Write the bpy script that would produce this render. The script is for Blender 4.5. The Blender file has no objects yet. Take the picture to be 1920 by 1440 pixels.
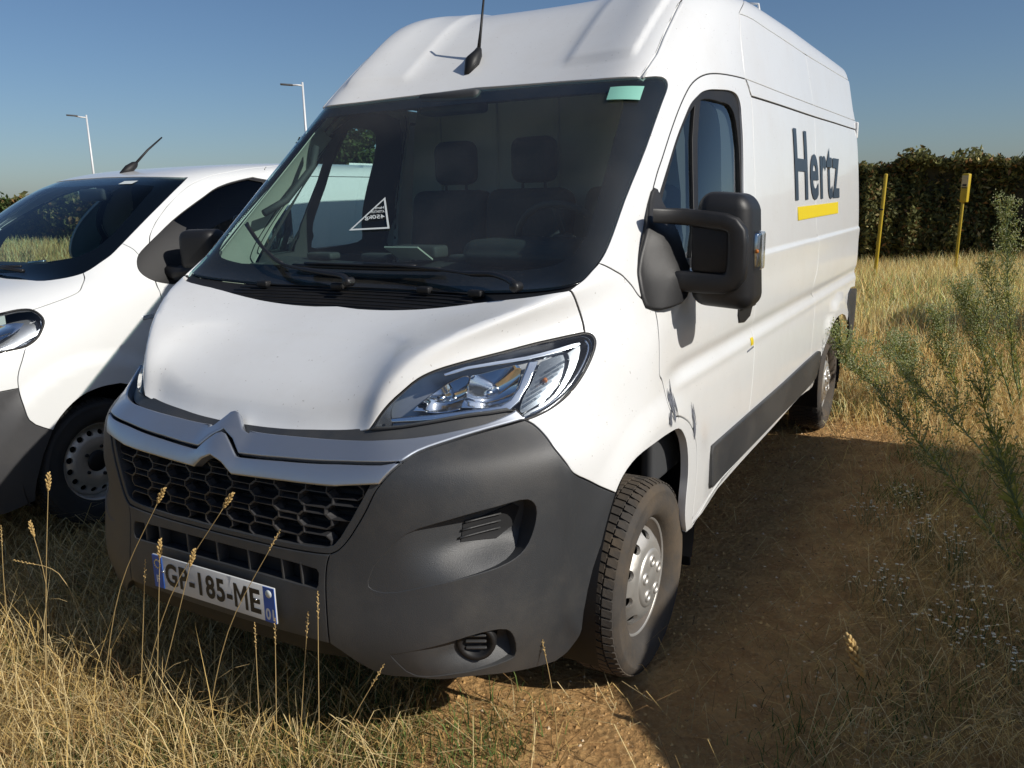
import bpy, math, random
import numpy as np
from mathutils import Vector, Matrix
from mathutils.geometry import delaunay_2d_cdt
random.seed(7); rng = np.random.default_rng(11)
SC = bpy.context.scene; COL = SC.collection

# ------------------------------------------------------------------ camera, sky, sun, exposure
cam = bpy.data.cameras.new('camera'); camo = bpy.data.objects.new('camera', cam); COL.objects.link(camo)
def cam_rot(y, p, r):
    cy, sy, cp, sp, cr, sr = math.cos(y), math.sin(y), math.cos(p), math.sin(p), math.cos(r), math.sin(r)
    f = Vector((sy*cp, cy*cp, sp)); r0 = Vector((cy, -sy, 0)); u0 = r0.cross(f)
    X = cr*r0+sr*u0; Y = -sr*r0+cr*u0
    return Matrix((X, Y, -f)).transposed().to_4x4()
camo.matrix_world = Matrix.Translation((1.9215, -1.5739, 1.6241)) @ cam_rot(-0.5262, -0.2192, -0.0221)
cam.sensor_width = 36; cam.lens = 29.28; cam.clip_start = .05; cam.clip_end = 3000
SC.camera = camo
SUN_EL, SUN_AZ = math.radians(34.5), math.radians(1)       # azimuth from +x towards -y
sd = Vector((math.cos(SUN_EL)*math.cos(SUN_AZ), -math.cos(SUN_EL)*math.sin(SUN_AZ), math.sin(SUN_EL)))
w = bpy.data.worlds.new('World'); SC.world = w; w.use_nodes = True
nt = w.node_tree; nt.nodes.clear()
sky = nt.nodes.new('ShaderNodeTexSky'); sky.sky_type = 'NISHITA'; sky.sun_disc = False
sky.sun_elevation = SUN_EL; sky.sun_rotation = math.atan2(sd.x, sd.y)
sky.altitude = 50; sky.air_density = .95; sky.dust_density = .85; sky.ozone_density = 5.5
bg = nt.nodes.new('ShaderNodeBackground'); bg.inputs[1].default_value = .067
out = nt.nodes.new('ShaderNodeOutputWorld')
nt.links.new(sky.outputs[0], bg.inputs[0]); nt.links.new(bg.outputs[0], out.inputs[0])
sl = bpy.data.lights.new('sun', 'SUN'); sl.energy = 4.0; sl.angle = math.radians(.53); sl.color = (1, .95, .87)
so = bpy.data.objects.new('sun', sl); COL.objects.link(so); so.rotation_euler = (-sd).to_track_quat('-Z', 'Y').to_euler()
so.location = (20, -8, 15)
SC.view_settings.view_transform = 'Standard'; SC.view_settings.look = 'None'
SC.view_settings.exposure = 0.2; SC.view_settings.gamma = 1; SC.view_settings.use_curve_mapping = False

# ------------------------------------------------------------------ materials
def nodes(name):
    m = bpy.data.materials.new(name); m.use_nodes = True
    return m, m.node_tree, m.node_tree.nodes['Principled BSDF']
def mat(name, col, rough=.5, metal=0, coat=0, spec=.5, var=0, scale=8, bump=0, bscale=80, dust=0, dustcol=(.36,.26,.15), coord='Object', speck=0):
    m, t, b = nodes(name); N = t.nodes; L = t.links
    b.inputs['Base Color'].default_value = (*col, 1); b.inputs['Roughness'].default_value = rough
    b.inputs['Metallic'].default_value = metal; b.inputs['Coat Weight'].default_value = coat
    b.inputs['Specular IOR Level'].default_value = spec; b.inputs['Coat Roughness'].default_value = .04
    tc = N.new('ShaderNodeTexCoord')
    nz = N.new('ShaderNodeTexNoise'); nz.inputs['Scale'].default_value = scale; nz.inputs['Detail'].default_value = 6
    L.new(tc.outputs[coord], nz.inputs['Vector'])
    src = None
    if var:
        mx = N.new('ShaderNodeMix'); mx.data_type = 'RGBA'
        mx.inputs[6].default_value = (*[c*(1-var) for c in col], 1); mx.inputs[7].default_value = (*[min(1, c*(1+var)) for c in col], 1)
        L.new(nz.outputs[0], mx.inputs[0]); src = mx.outputs[2]
    if dust:
        n2 = N.new('ShaderNodeTexNoise'); n2.inputs['Scale'].default_value = 2.3; n2.inputs['Detail'].default_value = 9; n2.inputs['Roughness'].default_value = .7
        L.new(tc.outputs[coord], n2.inputs['Vector'])
        rp = N.new('ShaderNodeMapRange'); rp.inputs[1].default_value = .45; rp.inputs[2].default_value = .75; rp.inputs[3].default_value = 0; rp.inputs[4].default_value = dust
        L.new(n2.outputs[0], rp.inputs[0])
        m2 = N.new('ShaderNodeMix'); m2.data_type = 'RGBA'; m2.inputs[6].default_value = (*col, 1); m2.inputs[7].default_value = (*dustcol, 1)
        if src: L.new(src, m2.inputs[6])
        L.new(rp.outputs[0], m2.inputs[0]); src = m2.outputs[2]
        rr = N.new('ShaderNodeMath'); rr.operation = 'MULTIPLY_ADD'; rr.inputs[1].default_value = .5; rr.inputs[2].default_value = rough
        L.new(rp.outputs[0], rr.inputs[0]); L.new(rr.outputs[0], b.inputs['Roughness'])
    if speck:
        n4 = N.new('ShaderNodeTexNoise'); n4.inputs['Scale'].default_value = 95; n4.inputs['Detail'].default_value = 2; L.new(tc.outputs[coord], n4.inputs['Vector'])
        r4 = N.new('ShaderNodeMapRange'); r4.inputs[1].default_value = .71; r4.inputs[2].default_value = .76; r4.inputs[3].default_value = 0; r4.inputs[4].default_value = speck; L.new(n4.outputs[0], r4.inputs[0])
        m4 = N.new('ShaderNodeMix'); m4.data_type = 'RGBA'; m4.inputs[7].default_value = (.16, .12, .08, 1); L.new(src, m4.inputs[6]); L.new(r4.outputs[0], m4.inputs[0]); src = m4.outputs[2]
    if src: L.new(src, b.inputs['Base Color'])
    if bump:
        n3 = N.new('ShaderNodeTexNoise'); n3.inputs['Scale'].default_value = bscale; n3.inputs['Detail'].default_value = 4
        L.new(tc.outputs[coord], n3.inputs['Vector'])
        bp = N.new('ShaderNodeBump'); bp.inputs['Strength'].default_value = bump; bp.inputs['Distance'].default_value = .004
        L.new(n3.outputs[0], bp.inputs['Height']); L.new(bp.outputs[0], b.inputs['Normal'])
    return m
def glass(name, tint, refl=1.0, rough=.0, dust=0.0):
    m, t, b = nodes(name); N = t.nodes; L = t.links; N.remove(b)
    tr = N.new('ShaderNodeBsdfTransparent'); tr.inputs[0].default_value = (*tint, 1)
    gl = N.new('ShaderNodeBsdfGlossy'); gl.inputs['Roughness'].default_value = rough; gl.inputs[0].default_value = (1, 1, 1, 1)
    lw = N.new('ShaderNodeLayerWeight'); lw.inputs[0].default_value = .5      # 'Facing' is the same from both sides of the pane
    pw = N.new('ShaderNodeMath'); pw.operation = 'POWER'; pw.inputs[1].default_value = 5; L.new(lw.outputs['Facing'], pw.inputs[0])
    mu = N.new('ShaderNodeMath'); mu.operation = 'MULTIPLY_ADD'; mu.inputs[1].default_value = .95*refl; mu.inputs[2].default_value = .045*refl; mu.use_clamp = True
    mx = N.new('ShaderNodeMixShader'); L.new(pw.outputs[0], mu.inputs[0]); L.new(mu.outputs[0], mx.inputs[0])
    L.new(tr.outputs[0], mx.inputs[1]); L.new(gl.outputs[0], mx.inputs[2]); res = mx.outputs[0]
    if dust:
        tc = N.new('ShaderNodeTexCoord'); nz = N.new('ShaderNodeTexNoise'); nz.inputs['Scale'].default_value = 140; nz.inputs['Detail'].default_value = 3
        n2 = N.new('ShaderNodeTexNoise'); n2.inputs['Scale'].default_value = 2.5; n2.inputs['Detail'].default_value = 5
        L.new(tc.outputs['Object'], nz.inputs['Vector']); L.new(tc.outputs['Object'], n2.inputs['Vector'])
        r1 = N.new('ShaderNodeMapRange'); r1.inputs[1].default_value = .66; r1.inputs[2].default_value = .78; r1.inputs[3].default_value = 0; r1.inputs[4].default_value = .45
        L.new(nz.outputs[0], r1.inputs[0])
        r2 = N.new('ShaderNodeMapRange'); r2.inputs[1].default_value = .35; r2.inputs[2].default_value = .7; r2.inputs[3].default_value = dust*.3; r2.inputs[4].default_value = dust
        L.new(n2.outputs[0], r2.inputs[0])
        ad = N.new('ShaderNodeMath'); ad.operation = 'MULTIPLY_ADD'; L.new(r1.outputs[0], ad.inputs[0]); ad.inputs[1].default_value = .3; L.new(r2.outputs[0], ad.inputs[2]); ad.use_clamp = True
        df = N.new('ShaderNodeBsdfDiffuse'); df.inputs[0].default_value = (.42, .40, .36, 1)
        m2 = N.new('ShaderNodeMixShader'); L.new(ad.outputs[0], m2.inputs[0]); L.new(res, m2.inputs[1]); L.new(df.outputs[0], m2.inputs[2]); res = m2.outputs[0]
    L.new(res, N['Material Output'].inputs[0])
    return m
def leafmat(name, rough=.6, transl=.25, gain=1.0):
    m, t, b = nodes(name); N = t.nodes; L = t.links; N.remove(b)
    at = N.new('ShaderNodeAttribute'); at.attribute_name = 'col'
    df = N.new('ShaderNodeBsdfPrincipled'); df.inputs['Roughness'].default_value = rough; df.inputs['Specular IOR Level'].default_value = .15
    tl = N.new('ShaderNodeBsdfTranslucent'); mx = N.new('ShaderNodeMixShader'); mx.inputs[0].default_value = transl
    L.new(at.outputs[0], df.inputs['Base Color']); L.new(at.outputs[0], tl.inputs[0])
    L.new(df.outputs[0], mx.inputs[1]); L.new(tl.outputs[0], mx.inputs[2]); L.new(mx.outputs[0], N['Material Output'].inputs[0])
    return m
WHITE = mat('white_paint', (.74, .745, .735), .32, coat=.6, var=.02, scale=3, dust=.13, speck=.5)
WHITE_LOW = WHITE
WHITE_E = mat('white_paint_clean', (.75, .76, .75), .3, coat=.6, var=.015, scale=3, dust=.05)
PLAST = mat('grey_bumper_plastic', (.036, .038, .041), .46, var=.16, scale=7, bump=.22, bscale=420, dust=.26, dustcol=(.16,.14,.11))
PLAST_E = mat('dark_bumper_plastic', (.05, .05, .052), .5, var=.1, scale=5, bump=.1, bscale=420, dust=.2, dustcol=(.14,.12,.10))
BLACK = mat('black_plastic', (.010, .010, .011), .5, spec=.35, var=.15, scale=6, bump=.1, bscale=300, dust=.18, dustcol=(.06,.05,.04))
MIRR = mat('mirror_plastic', (.014, .014, .015), .45, spec=.4, var=.12, scale=7, bump=.12, bscale=500, dust=.1, dustcol=(.06,.052,.042))
WIPER = mat('wiper_black', (.010, .010, .011), .45, var=.15)
MATTE = mat('matt_black', (.008, .008, .009), .8, var=.2)
GRILLE = mat('grille_plastic', (.03, .03, .032), .38, var=.1, dust=.25, dustcol=(.14,.11,.08))
SILVER = mat('silver_trim', (.42, .45, .50), .36, metal=.8, coat=.3, var=.06, scale=4, dust=.15, dustcol=(.3,.27,.22))
CHROME = mat('chrome', (.86, .87, .88), .07, metal=1, var=.03)
HLHOUSE = mat('lamp_housing', (.30, .31, .33), .22, metal=.7, var=.2, scale=20)
HLGREY = mat('lamp_inner_grey', (.22, .235, .25), .22, metal=.8, var=.15, scale=30)
SATIN = mat('satin_chrome', (.75, .78, .82), .18, metal=1, var=.04)
RUBBER = mat('tyre_rubber', (.052, .046, .040), .85, var=.25, scale=14, bump=.25, bscale=120, dust=.75, dustcol=(.17,.12,.07))
RUBBER_E = mat('tyre_rubber_clean', (.022, .022, .022), .8, var=.25, scale=14, bump=.25, bscale=120, dust=.3, dustcol=(.08,.065,.05))
RIM = mat('wheel_silver', (.62, .61, .58), .38, metal=.75, var=.1, scale=10, dust=.45, dustcol=(.30,.22,.14))
RUST = mat('bare_rim_steel', (.30, .27, .24), .45, metal=.7, var=.2, scale=12, dust=.6, dustcol=(.25,.16,.10))
GLS = glass('windscreen_glass', (.64, .80, .76), 1.3, dust=.06)
GLS_SIDE = glass('side_glass', (.74, .87, .87), 1.5)
GLS_E = glass('neighbour_glass', (.60, .72, .72), .9)
GLS_ED = glass('privacy_glass', (.22, .25, .28), .7)
LENS = glass('headlight_lens', (.93, .95, .96), 1.0)
FRIT = mat('ceramic_border', (.006, .006, .008), .12, var=.1)
DASH = mat('dash_plastic', (.035, .037, .04), .6, var=.1, bump=.2, bscale=250)
TRIM = mat('pale_interior_trim', (.50, .50, .44), .7, var=.05, bump=.1)
DARKTRIM = mat('dark_interior_trim', (.05, .052, .055), .7, var=.1)
FABRIC = mat('seat_fabric', (.045, .047, .052), .9, var=.25, scale=60, bump=.3, bscale=300)
BULK = mat('bulkhead_panel', (.58, .59, .56), .7, var=.06)
YELLOW = mat('yellow_vinyl', (.72, .55, .01), .4, var=.03)
INK = mat('dark_slate_vinyl', (.03, .045, .065), .4, var=.05)
PLATEW = mat('plate_white', (.62, .63, .62), .35, var=.04, scale=20)
PLATEB = mat('plate_blue', (.02, .10, .42), .35, var=.04)
PLATEK = mat('plate_black', (.015, .014, .013), .5, var=.05)
GREENST = mat('green_sticker', (.22, .50, .40), .5, var=.05, scale=30)
WHITEST = mat('white_sticker', (.62, .66, .64), .5, var=.03)
ORANGE = mat('amber_bulb', (.8, .22, .02), .3, var=.05)
CLEARP = glass('clear_plastic', (.80, .82, .84), 1.3, rough=.05)
GALV = mat('galvanised_steel', (.62, .63, .64), .5, metal=.2, var=.06)
LAMPD = mat('lamp_head_grey', (.08, .085, .095), .5, var=.1)
POSTY = mat('yellow_post_paint', (.48, .34, .02), .5, var=.12, scale=12)
SCUFF = mat('scuffed_paint', (.13, .14, .165), .6, var=.6, scale=35)
BARK = mat('bark', (.10, .075, .05), .9, var=.3, scale=20, bump=.6, bscale=40)
LEAF = leafmat('leaf')
STRAW = leafmat('straw', .55, .2)
DRY = mat('dry_stem', (.42, .30, .13), .6, var=.2, scale=40)
SEED = mat('seed_head', (.50, .34, .13), .7, var=.3, scale=90)
STEM = mat('green_stem', (.10, .14, .05), .6, var=.25, scale=30)

# ------------------------------------------------------------------ helpers
def link(name, me, parent=None, m=None, label=None):
    o = bpy.data.objects.new(name, me); COL.objects.link(o)
    if parent is not None: o.parent = parent
    if m is not None:
        me.materials.clear(); me.materials.append(m)
    if label: o['label'] = label
    return o
def tag(o, label=None, cat=None, group=None, kind=None):
    if label: o['label'] = label
    if cat: o['category'] = cat
    if group: o['group'] = group
    if kind: o['kind'] = kind
    return o
def empty(name, loc=(0, 0, 0), rz=0, label=None, cat=None, group=None):
    o = bpy.data.objects.new(name, None); COL.objects.link(o); o.location = loc; o.rotation_euler = (0, 0, rz); o.empty_display_size = .3
    return tag(o, label, cat, group)
class MB:
    def __init__(s): s.v = []; s.f = []; s.sm = []
    def add(s, V, F, smooth=False):
        n = len(s.v); s.v += [tuple(map(float, p)) for p in V]; s.f += [tuple(i+n for i in f) for f in F]; s.sm += [smooth]*len(F); return s
    def box(s, c, d, R=None, taper=1.0):
        x, y, z = [q/2 for q in d]
        V = [(-x,-y,-z),(x,-y,-z),(x,y,-z),(-x,y,-z),(-x*taper,-y*taper,z),(x*taper,-y*taper,z),(x*taper,y*taper,z),(-x*taper,y*taper,z)]
        R = R or Matrix.Identity(3); V = [R @ Vector(p)+Vector(c) for p in V]
        return s.add(V, [(3,2,1,0),(4,5,6,7),(0,1,5,4),(1,2,6,5),(2,3,7,6),(3,0,4,7)])
    def bevbox(s, c, d, r=.01, R=None, seg=3, tx=(1,1), smooth=True):
        # rounded box: superellipse-like via normal offset of subdivided cube
        n = seg*2+2; hx, hy, hz = [q/2 for q in d]; r = min(r, hx, hy, hz)
        cs = []
        def axis(h):
            a = [-h+r-r*math.cos(i*math.pi/2/seg) for i in range(seg+1)]; return a+[-q for q in reversed(a)]
        ax, ay, az = axis(hx), axis(hy), axis(hz); m = len(ax); idx = {}; V = []; F = []
        R = R or Matrix.Identity(3)
        def vid(i, j, k):
            if (i, j, k) in idx: return idx[(i, j, k)]
            p = Vector((ax[i], ay[j], az[k])); q = Vector((max(-hx+r, min(hx-r, p.x)), max(-hy+r, min(hy-r, p.y)), max(-hz+r, min(hz-r, p.z))))
            e = Vector(((i/(m-1))*2-1, (j/(m-1))*2-1, (k/(m-1))*2-1)); dd = p-q
            if dd.length > 1e-9: dd = dd.normalized()*r
            p = q+dd
            idx[(i, j, k)] = len(V); V.append(R @ p+Vector(c)); return idx[(i, j, k)]
        for a in range(m-1):
            for b in range(m-1):
                F += [(vid(a,b,0),vid(a,b+1,0),vid(a+1,b+1,0),vid(a+1,b,0)), (vid(a,b,m-1),vid(a+1,b,m-1),vid(a+1,b+1,m-1),vid(a,b+1,m-1)),
                      (vid(a,0,b),vid(a+1,0,b),vid(a+1,0,b+1),vid(a,0,b+1)), (vid(a,m-1,b),vid(a,m-1,b+1),vid(a+1,m-1,b+1),vid(a+1,m-1,b)),
                      (vid(0,a,b),vid(0,a,b+1),vid(0,a+1,b+1),vid(0,a+1,b)), (vid(m-1,a,b),vid(m-1,a+1,b),vid(m-1,a+1,b+1),vid(m-1,a,b+1))]
        return s.add(V, F, smooth)
    def tube(s, pts, r, n=8, cap=True, flat=1.0, smooth=True):
        pts = [Vector(p) for p in pts]; rs = r if isinstance(r, (list, tuple)) else [r]*len(pts)
        V = []; F = []; up = Vector((0, 0, 1)); prev = None
        for i, p in enumerate(pts):
            t = (pts[min(i+1, len(pts)-1)]-pts[max(i-1, 0)]).normalized()
            if prev is None:
                a = t.cross(up); a = a.normalized() if a.length > 1e-3 else Vector((1, 0, 0))
            else: a = (prev-t*prev.dot(t)).normalized()
            prev = a; b = t.cross(a)
            for k in range(n):
                q = 2*math.pi*k/n; V.append(p+a*(rs[i]*math.cos(q))+b*(rs[i]*flat*math.sin(q)))
        for i in range(len(pts)-1):
            for k in range(n): F.append((i*n+k, i*n+(k+1)%n, (i+1)*n+(k+1)%n, (i+1)*n+k))
        if cap: F += [tuple(reversed(range(n))), tuple((len(pts)-1)*n+k for k in range(n))]
        return s.add(V, F, smooth)
    def lathe(s, prof, c=(0,0,0), axis='x', n=48, close=False, smooth=True, a0=0, a1=2*math.pi):
        # prof: (radius, along-axis)
        V = []; F = []; m = len(prof); full = abs(a1-a0-2*math.pi) < 1e-6; nn = n if full else n+1
        for i in range(nn):
            q = a0+(a1-a0)*i/n; cq, sq = math.cos(q), math.sin(q)
            for r, h in prof:
                p = (h, r*cq, r*sq) if axis == 'x' else ((r*cq, h, r*sq) if axis == 'y' else (r*cq, r*sq, h))
                V.append((p[0]+c[0], p[1]+c[1], p[2]+c[2]))
        for i in range(n):
            j = (i+1) % nn
            for k in range(m-1 if not close else m):
                l = (k+1) % m
                F.append((i*m+k, j*m+k, j*m+l, i*m+l))
        return s.add(V, F, smooth)
    def ball(s, c, r, n=8, m=6, sc=(1,1,1), R=None):
        V = []; F = []; R = R or Matrix.Identity(3)
        for i in range(m+1):
            t = math.pi*i/m
            for k in range(n):
                q = 2*math.pi*k/n; V.append(R @ Vector((r*sc[0]*math.sin(t)*math.cos(q), r*sc[1]*math.sin(t)*math.sin(q), r*sc[2]*math.cos(t)))+Vector(c))
        for i in range(m):
            for k in range(n): F.append((i*n+k, (i+1)*n+k, (i+1)*n+(k+1)%n, i*n+(k+1)%n))
        return s.add(V, F, True)
    def build(s, name, m, parent=None, label=None, angle=None):
        me = bpy.data.meshes.new(name); me.from_pydata(s.v, [], s.f); me.polygons.foreach_set('use_smooth', s.sm)
        me.update()
        return link(name, me, parent, m, label)
def mirror_mb(mb):
    o = MB(); o.v = [(-x, y, z) for x, y, z in mb.v]; o.f = [tuple(reversed(f)) for f in mb.f]; o.sm = list(mb.sm); return o
def np_mesh(name, V, F, col=None, smooth=False):
    V = np.asarray(V, np.float32); F = np.asarray(F, np.int32); me = bpy.data.meshes.new(name)
    me.vertices.add(len(V)); me.vertices.foreach_set('co', V.ravel())
    k = F.shape[1]; me.loops.add(F.size); me.loops.foreach_set('vertex_index', F.ravel())
    me.polygons.add(len(F)); me.polygons.foreach_set('loop_start', np.arange(0, F.size, k, dtype=np.int32))
    me.polygons.foreach_set('use_smooth', np.full(len(F), smooth))
    if col is not None:
        a = me.color_attributes.new('col', 'FLOAT_COLOR', 'POINT')
        c4 = np.ones((len(V), 4), np.float32); c4[:, :3] = col; a.data.foreach_set('color', c4.ravel())
    me.update(calc_edges=True); me.validate()
    return me

# ---- B-spline body surfaces: rows of plan curves at rising heights
def bs(f): return np.stack([(1-f)**3/6, (3*f**3-6*f**2+4)/6, (-3*f**3+3*f**2+3*f+1)/6, f**3/6], -1)
class Surf:
    def __init__(s, rows, tail):
        T = []
        for z, f, sx in rows: T.append([(x, y, z) for x, y in list(f)+tail(z, f, sx)])
        s.NET = np.array(T); s.NR, s.NC = s.NET.shape[:2]; s.pad()
        kk, tt = np.meshgrid(np.arange(s.NC, dtype=float), np.arange(s.NR, dtype=float))
        for _ in range(2):
            D = s.NET-s.raw(kk, tt); D[:, 0, 0] = 0; s.NET = s.NET+.7*D; s.pad()
        s.disp = None
        a = np.arange(0, s.NC-1, .1); b = np.arange(0, s.NR-1, .1); s.gk, s.gt = np.meshgrid(a, b); s.gp = s.raw(s.gk, s.gt)
    def pad(s):
        N = s.NET; N = np.concatenate([N[:, 1:2]*[-1, 1, 1], N, 2*N[:, -1:]-N[:, -2:-1]], 1)
        s.P = np.concatenate([2*N[:1]-N[1:2], N, 2*N[-1:]-N[-2:-1]], 0)
    def raw(s, k, t):
        k = np.asarray(k, float); t = np.asarray(t, float); sg = np.where(k < 0, -1., 1.); k = np.abs(k)
        i = np.clip(np.floor(k).astype(int), 0, s.NC-2); j = np.clip(np.floor(t).astype(int), 0, s.NR-2)
        wk = bs(k-i); wt = bs(t-j); o = 0
        for a in range(4):
            for b in range(4): o = o+(wt[..., a]*wk[..., b])[..., None]*s.P[j+a, i+b]
        return o*np.stack([sg, sg*0+1, sg*0+1], -1)
    def rawn(s, k, t):
        e = .02; n = np.cross(s.raw(k+e, t)-s.raw(k-e, t), s.raw(k, t+e)-s.raw(k, t-e))
        return n/(np.linalg.norm(n, axis=-1, keepdims=True)+1e-12)
    def pos(s, k, t, off=0, disp=None):
        P = s.raw(k, t); h = np.zeros(P.shape[:-1])+off
        if s.disp is not None: h = h+s.disp(P)
        if disp is not None: h = h+disp(P)
        return P+s.rawn(k, t)*h[..., None]
    def nrm(s, k, t, disp=None):
        e = .015; n = np.cross(s.pos(k+e, t, 0, disp)-s.pos(k-e, t, 0, disp), s.pos(k, t+e, 0, disp)-s.pos(k, t-e, 0, disp))
        return n/(np.linalg.norm(n, axis=-1, keepdims=True)+1e-12)
    def inv(s, a, b, ax):
        # find (k,t) whose two coordinates ax (e.g. (0,2) front, (1,2) side) equal (a,b)
        d = np.hypot(s.gp[..., ax[0]]-a, s.gp[..., ax[1]]-b)
        if ax == (0, 2): d = d+(s.gp[..., 1] > 2.0)*9
        else: d = d+(s.gk < 5.0)*9+(s.gk > s.NC-3.2)*9
        i = np.unravel_index(d.argmin(), d.shape); k, t = s.gk[i], s.gt[i]
        for _ in range(12):
            p = s.raw(k, t); e = np.array([a-p[ax[0]], b-p[ax[1]]])
            J = np.stack([(s.raw(k+1e-3, t)-p)[list(ax)]/1e-3, (s.raw(k, t+1e-3)-p)[list(ax)]/1e-3], 1)
            q = np.clip(np.linalg.lstsq(J.T@J+1e-6*np.eye(2), J.T@e, rcond=None)[0], -.4, .4); k += q[0]; t += q[1]
        return (float(k), float(t))
    def fr(s, x, z): return s.inv(x, z, (0, 2)) if x >= 0 else (lambda q: (-q[0], q[1]))(s.inv(-x, z, (0, 2)))
    def sd(s, y, z): return s.inv(y, z, (1, 2))
def spline(pts, sub=4):
    if len(pts) < 3: return [tuple(p) for p in pts]
    P = np.array(pts, float); o = []
    for i in range(len(P)-1):
        p0 = P[i-1] if i else 2*P[0]-P[1]; p1, p2 = P[i], P[i+1]; p3 = P[i+2] if i+2 < len(P) else 2*P[-1]-P[-2]
        L1, L2, L3 = [max(np.linalg.norm(q), 1e-6)**.5 for q in (p1-p0, p2-p1, p3-p2)]
        m1 = (p2-p1)+L2*((p1-p0)/L1-(p2-p0)/(L1+L2)) if True else 0
        m2 = (p2-p1)+L2*((p3-p2)/L3-(p3-p1)/(L2+L3))
        for q in range(sub):
            u = q/sub; o.append(tuple((2*u**3-3*u**2+1)*p1+(u**3-2*u**2+u)*m1+(-2*u**3+3*u**2)*p2+(u**3-u**2)*m2))
    o.append(tuple(P[-1])); return o
def rev(l): return list(reversed(l))
def mir(l): return [(-k, t) for k, t in l]
def loopof(*segs):
    o = []
    for sg in segs:
        for p in sg:
            if not o or math.hypot(o[-1][0]-p[0], o[-1][1]-p[1]) > 1e-3: o.append(tuple(p))
    if math.hypot(o[0][0]-o[-1][0], o[0][1]-o[-1][1]) < 1e-3: o.pop()
    return o
def symloop(*segs):
    h = loopof(*segs); return loopof(h, rev(mir(h)))
def pip(poly, x, y):
    P = np.array(poly); X, Y = P[:, 0], P[:, 1]; X2, Y2 = np.roll(X, -1), np.roll(Y, -1); ins = np.zeros(np.shape(x), bool)
    for a, b, c, d in zip(X, Y, X2, Y2):
        if b == d: continue
        ins ^= ((b > y) != (d > y)) & (x < (c-a)*(y-b)/(d-b)+a)
    return ins
def pdist(poly, x, y):
    P = np.array(poly); Q = np.roll(P, -1, 0); best = np.full(np.shape(x), 1e9)
    for (a, b), (c, d) in zip(P, Q):
        l = (c-a)**2+(d-b)**2+1e-12; u = np.clip(((x-a)*(c-a)+(y-b)*(d-b))/l, 0, 1)
        best = np.minimum(best, np.hypot(x-a-u*(c-a), y-b-u*(d-b)))
    return best
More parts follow.
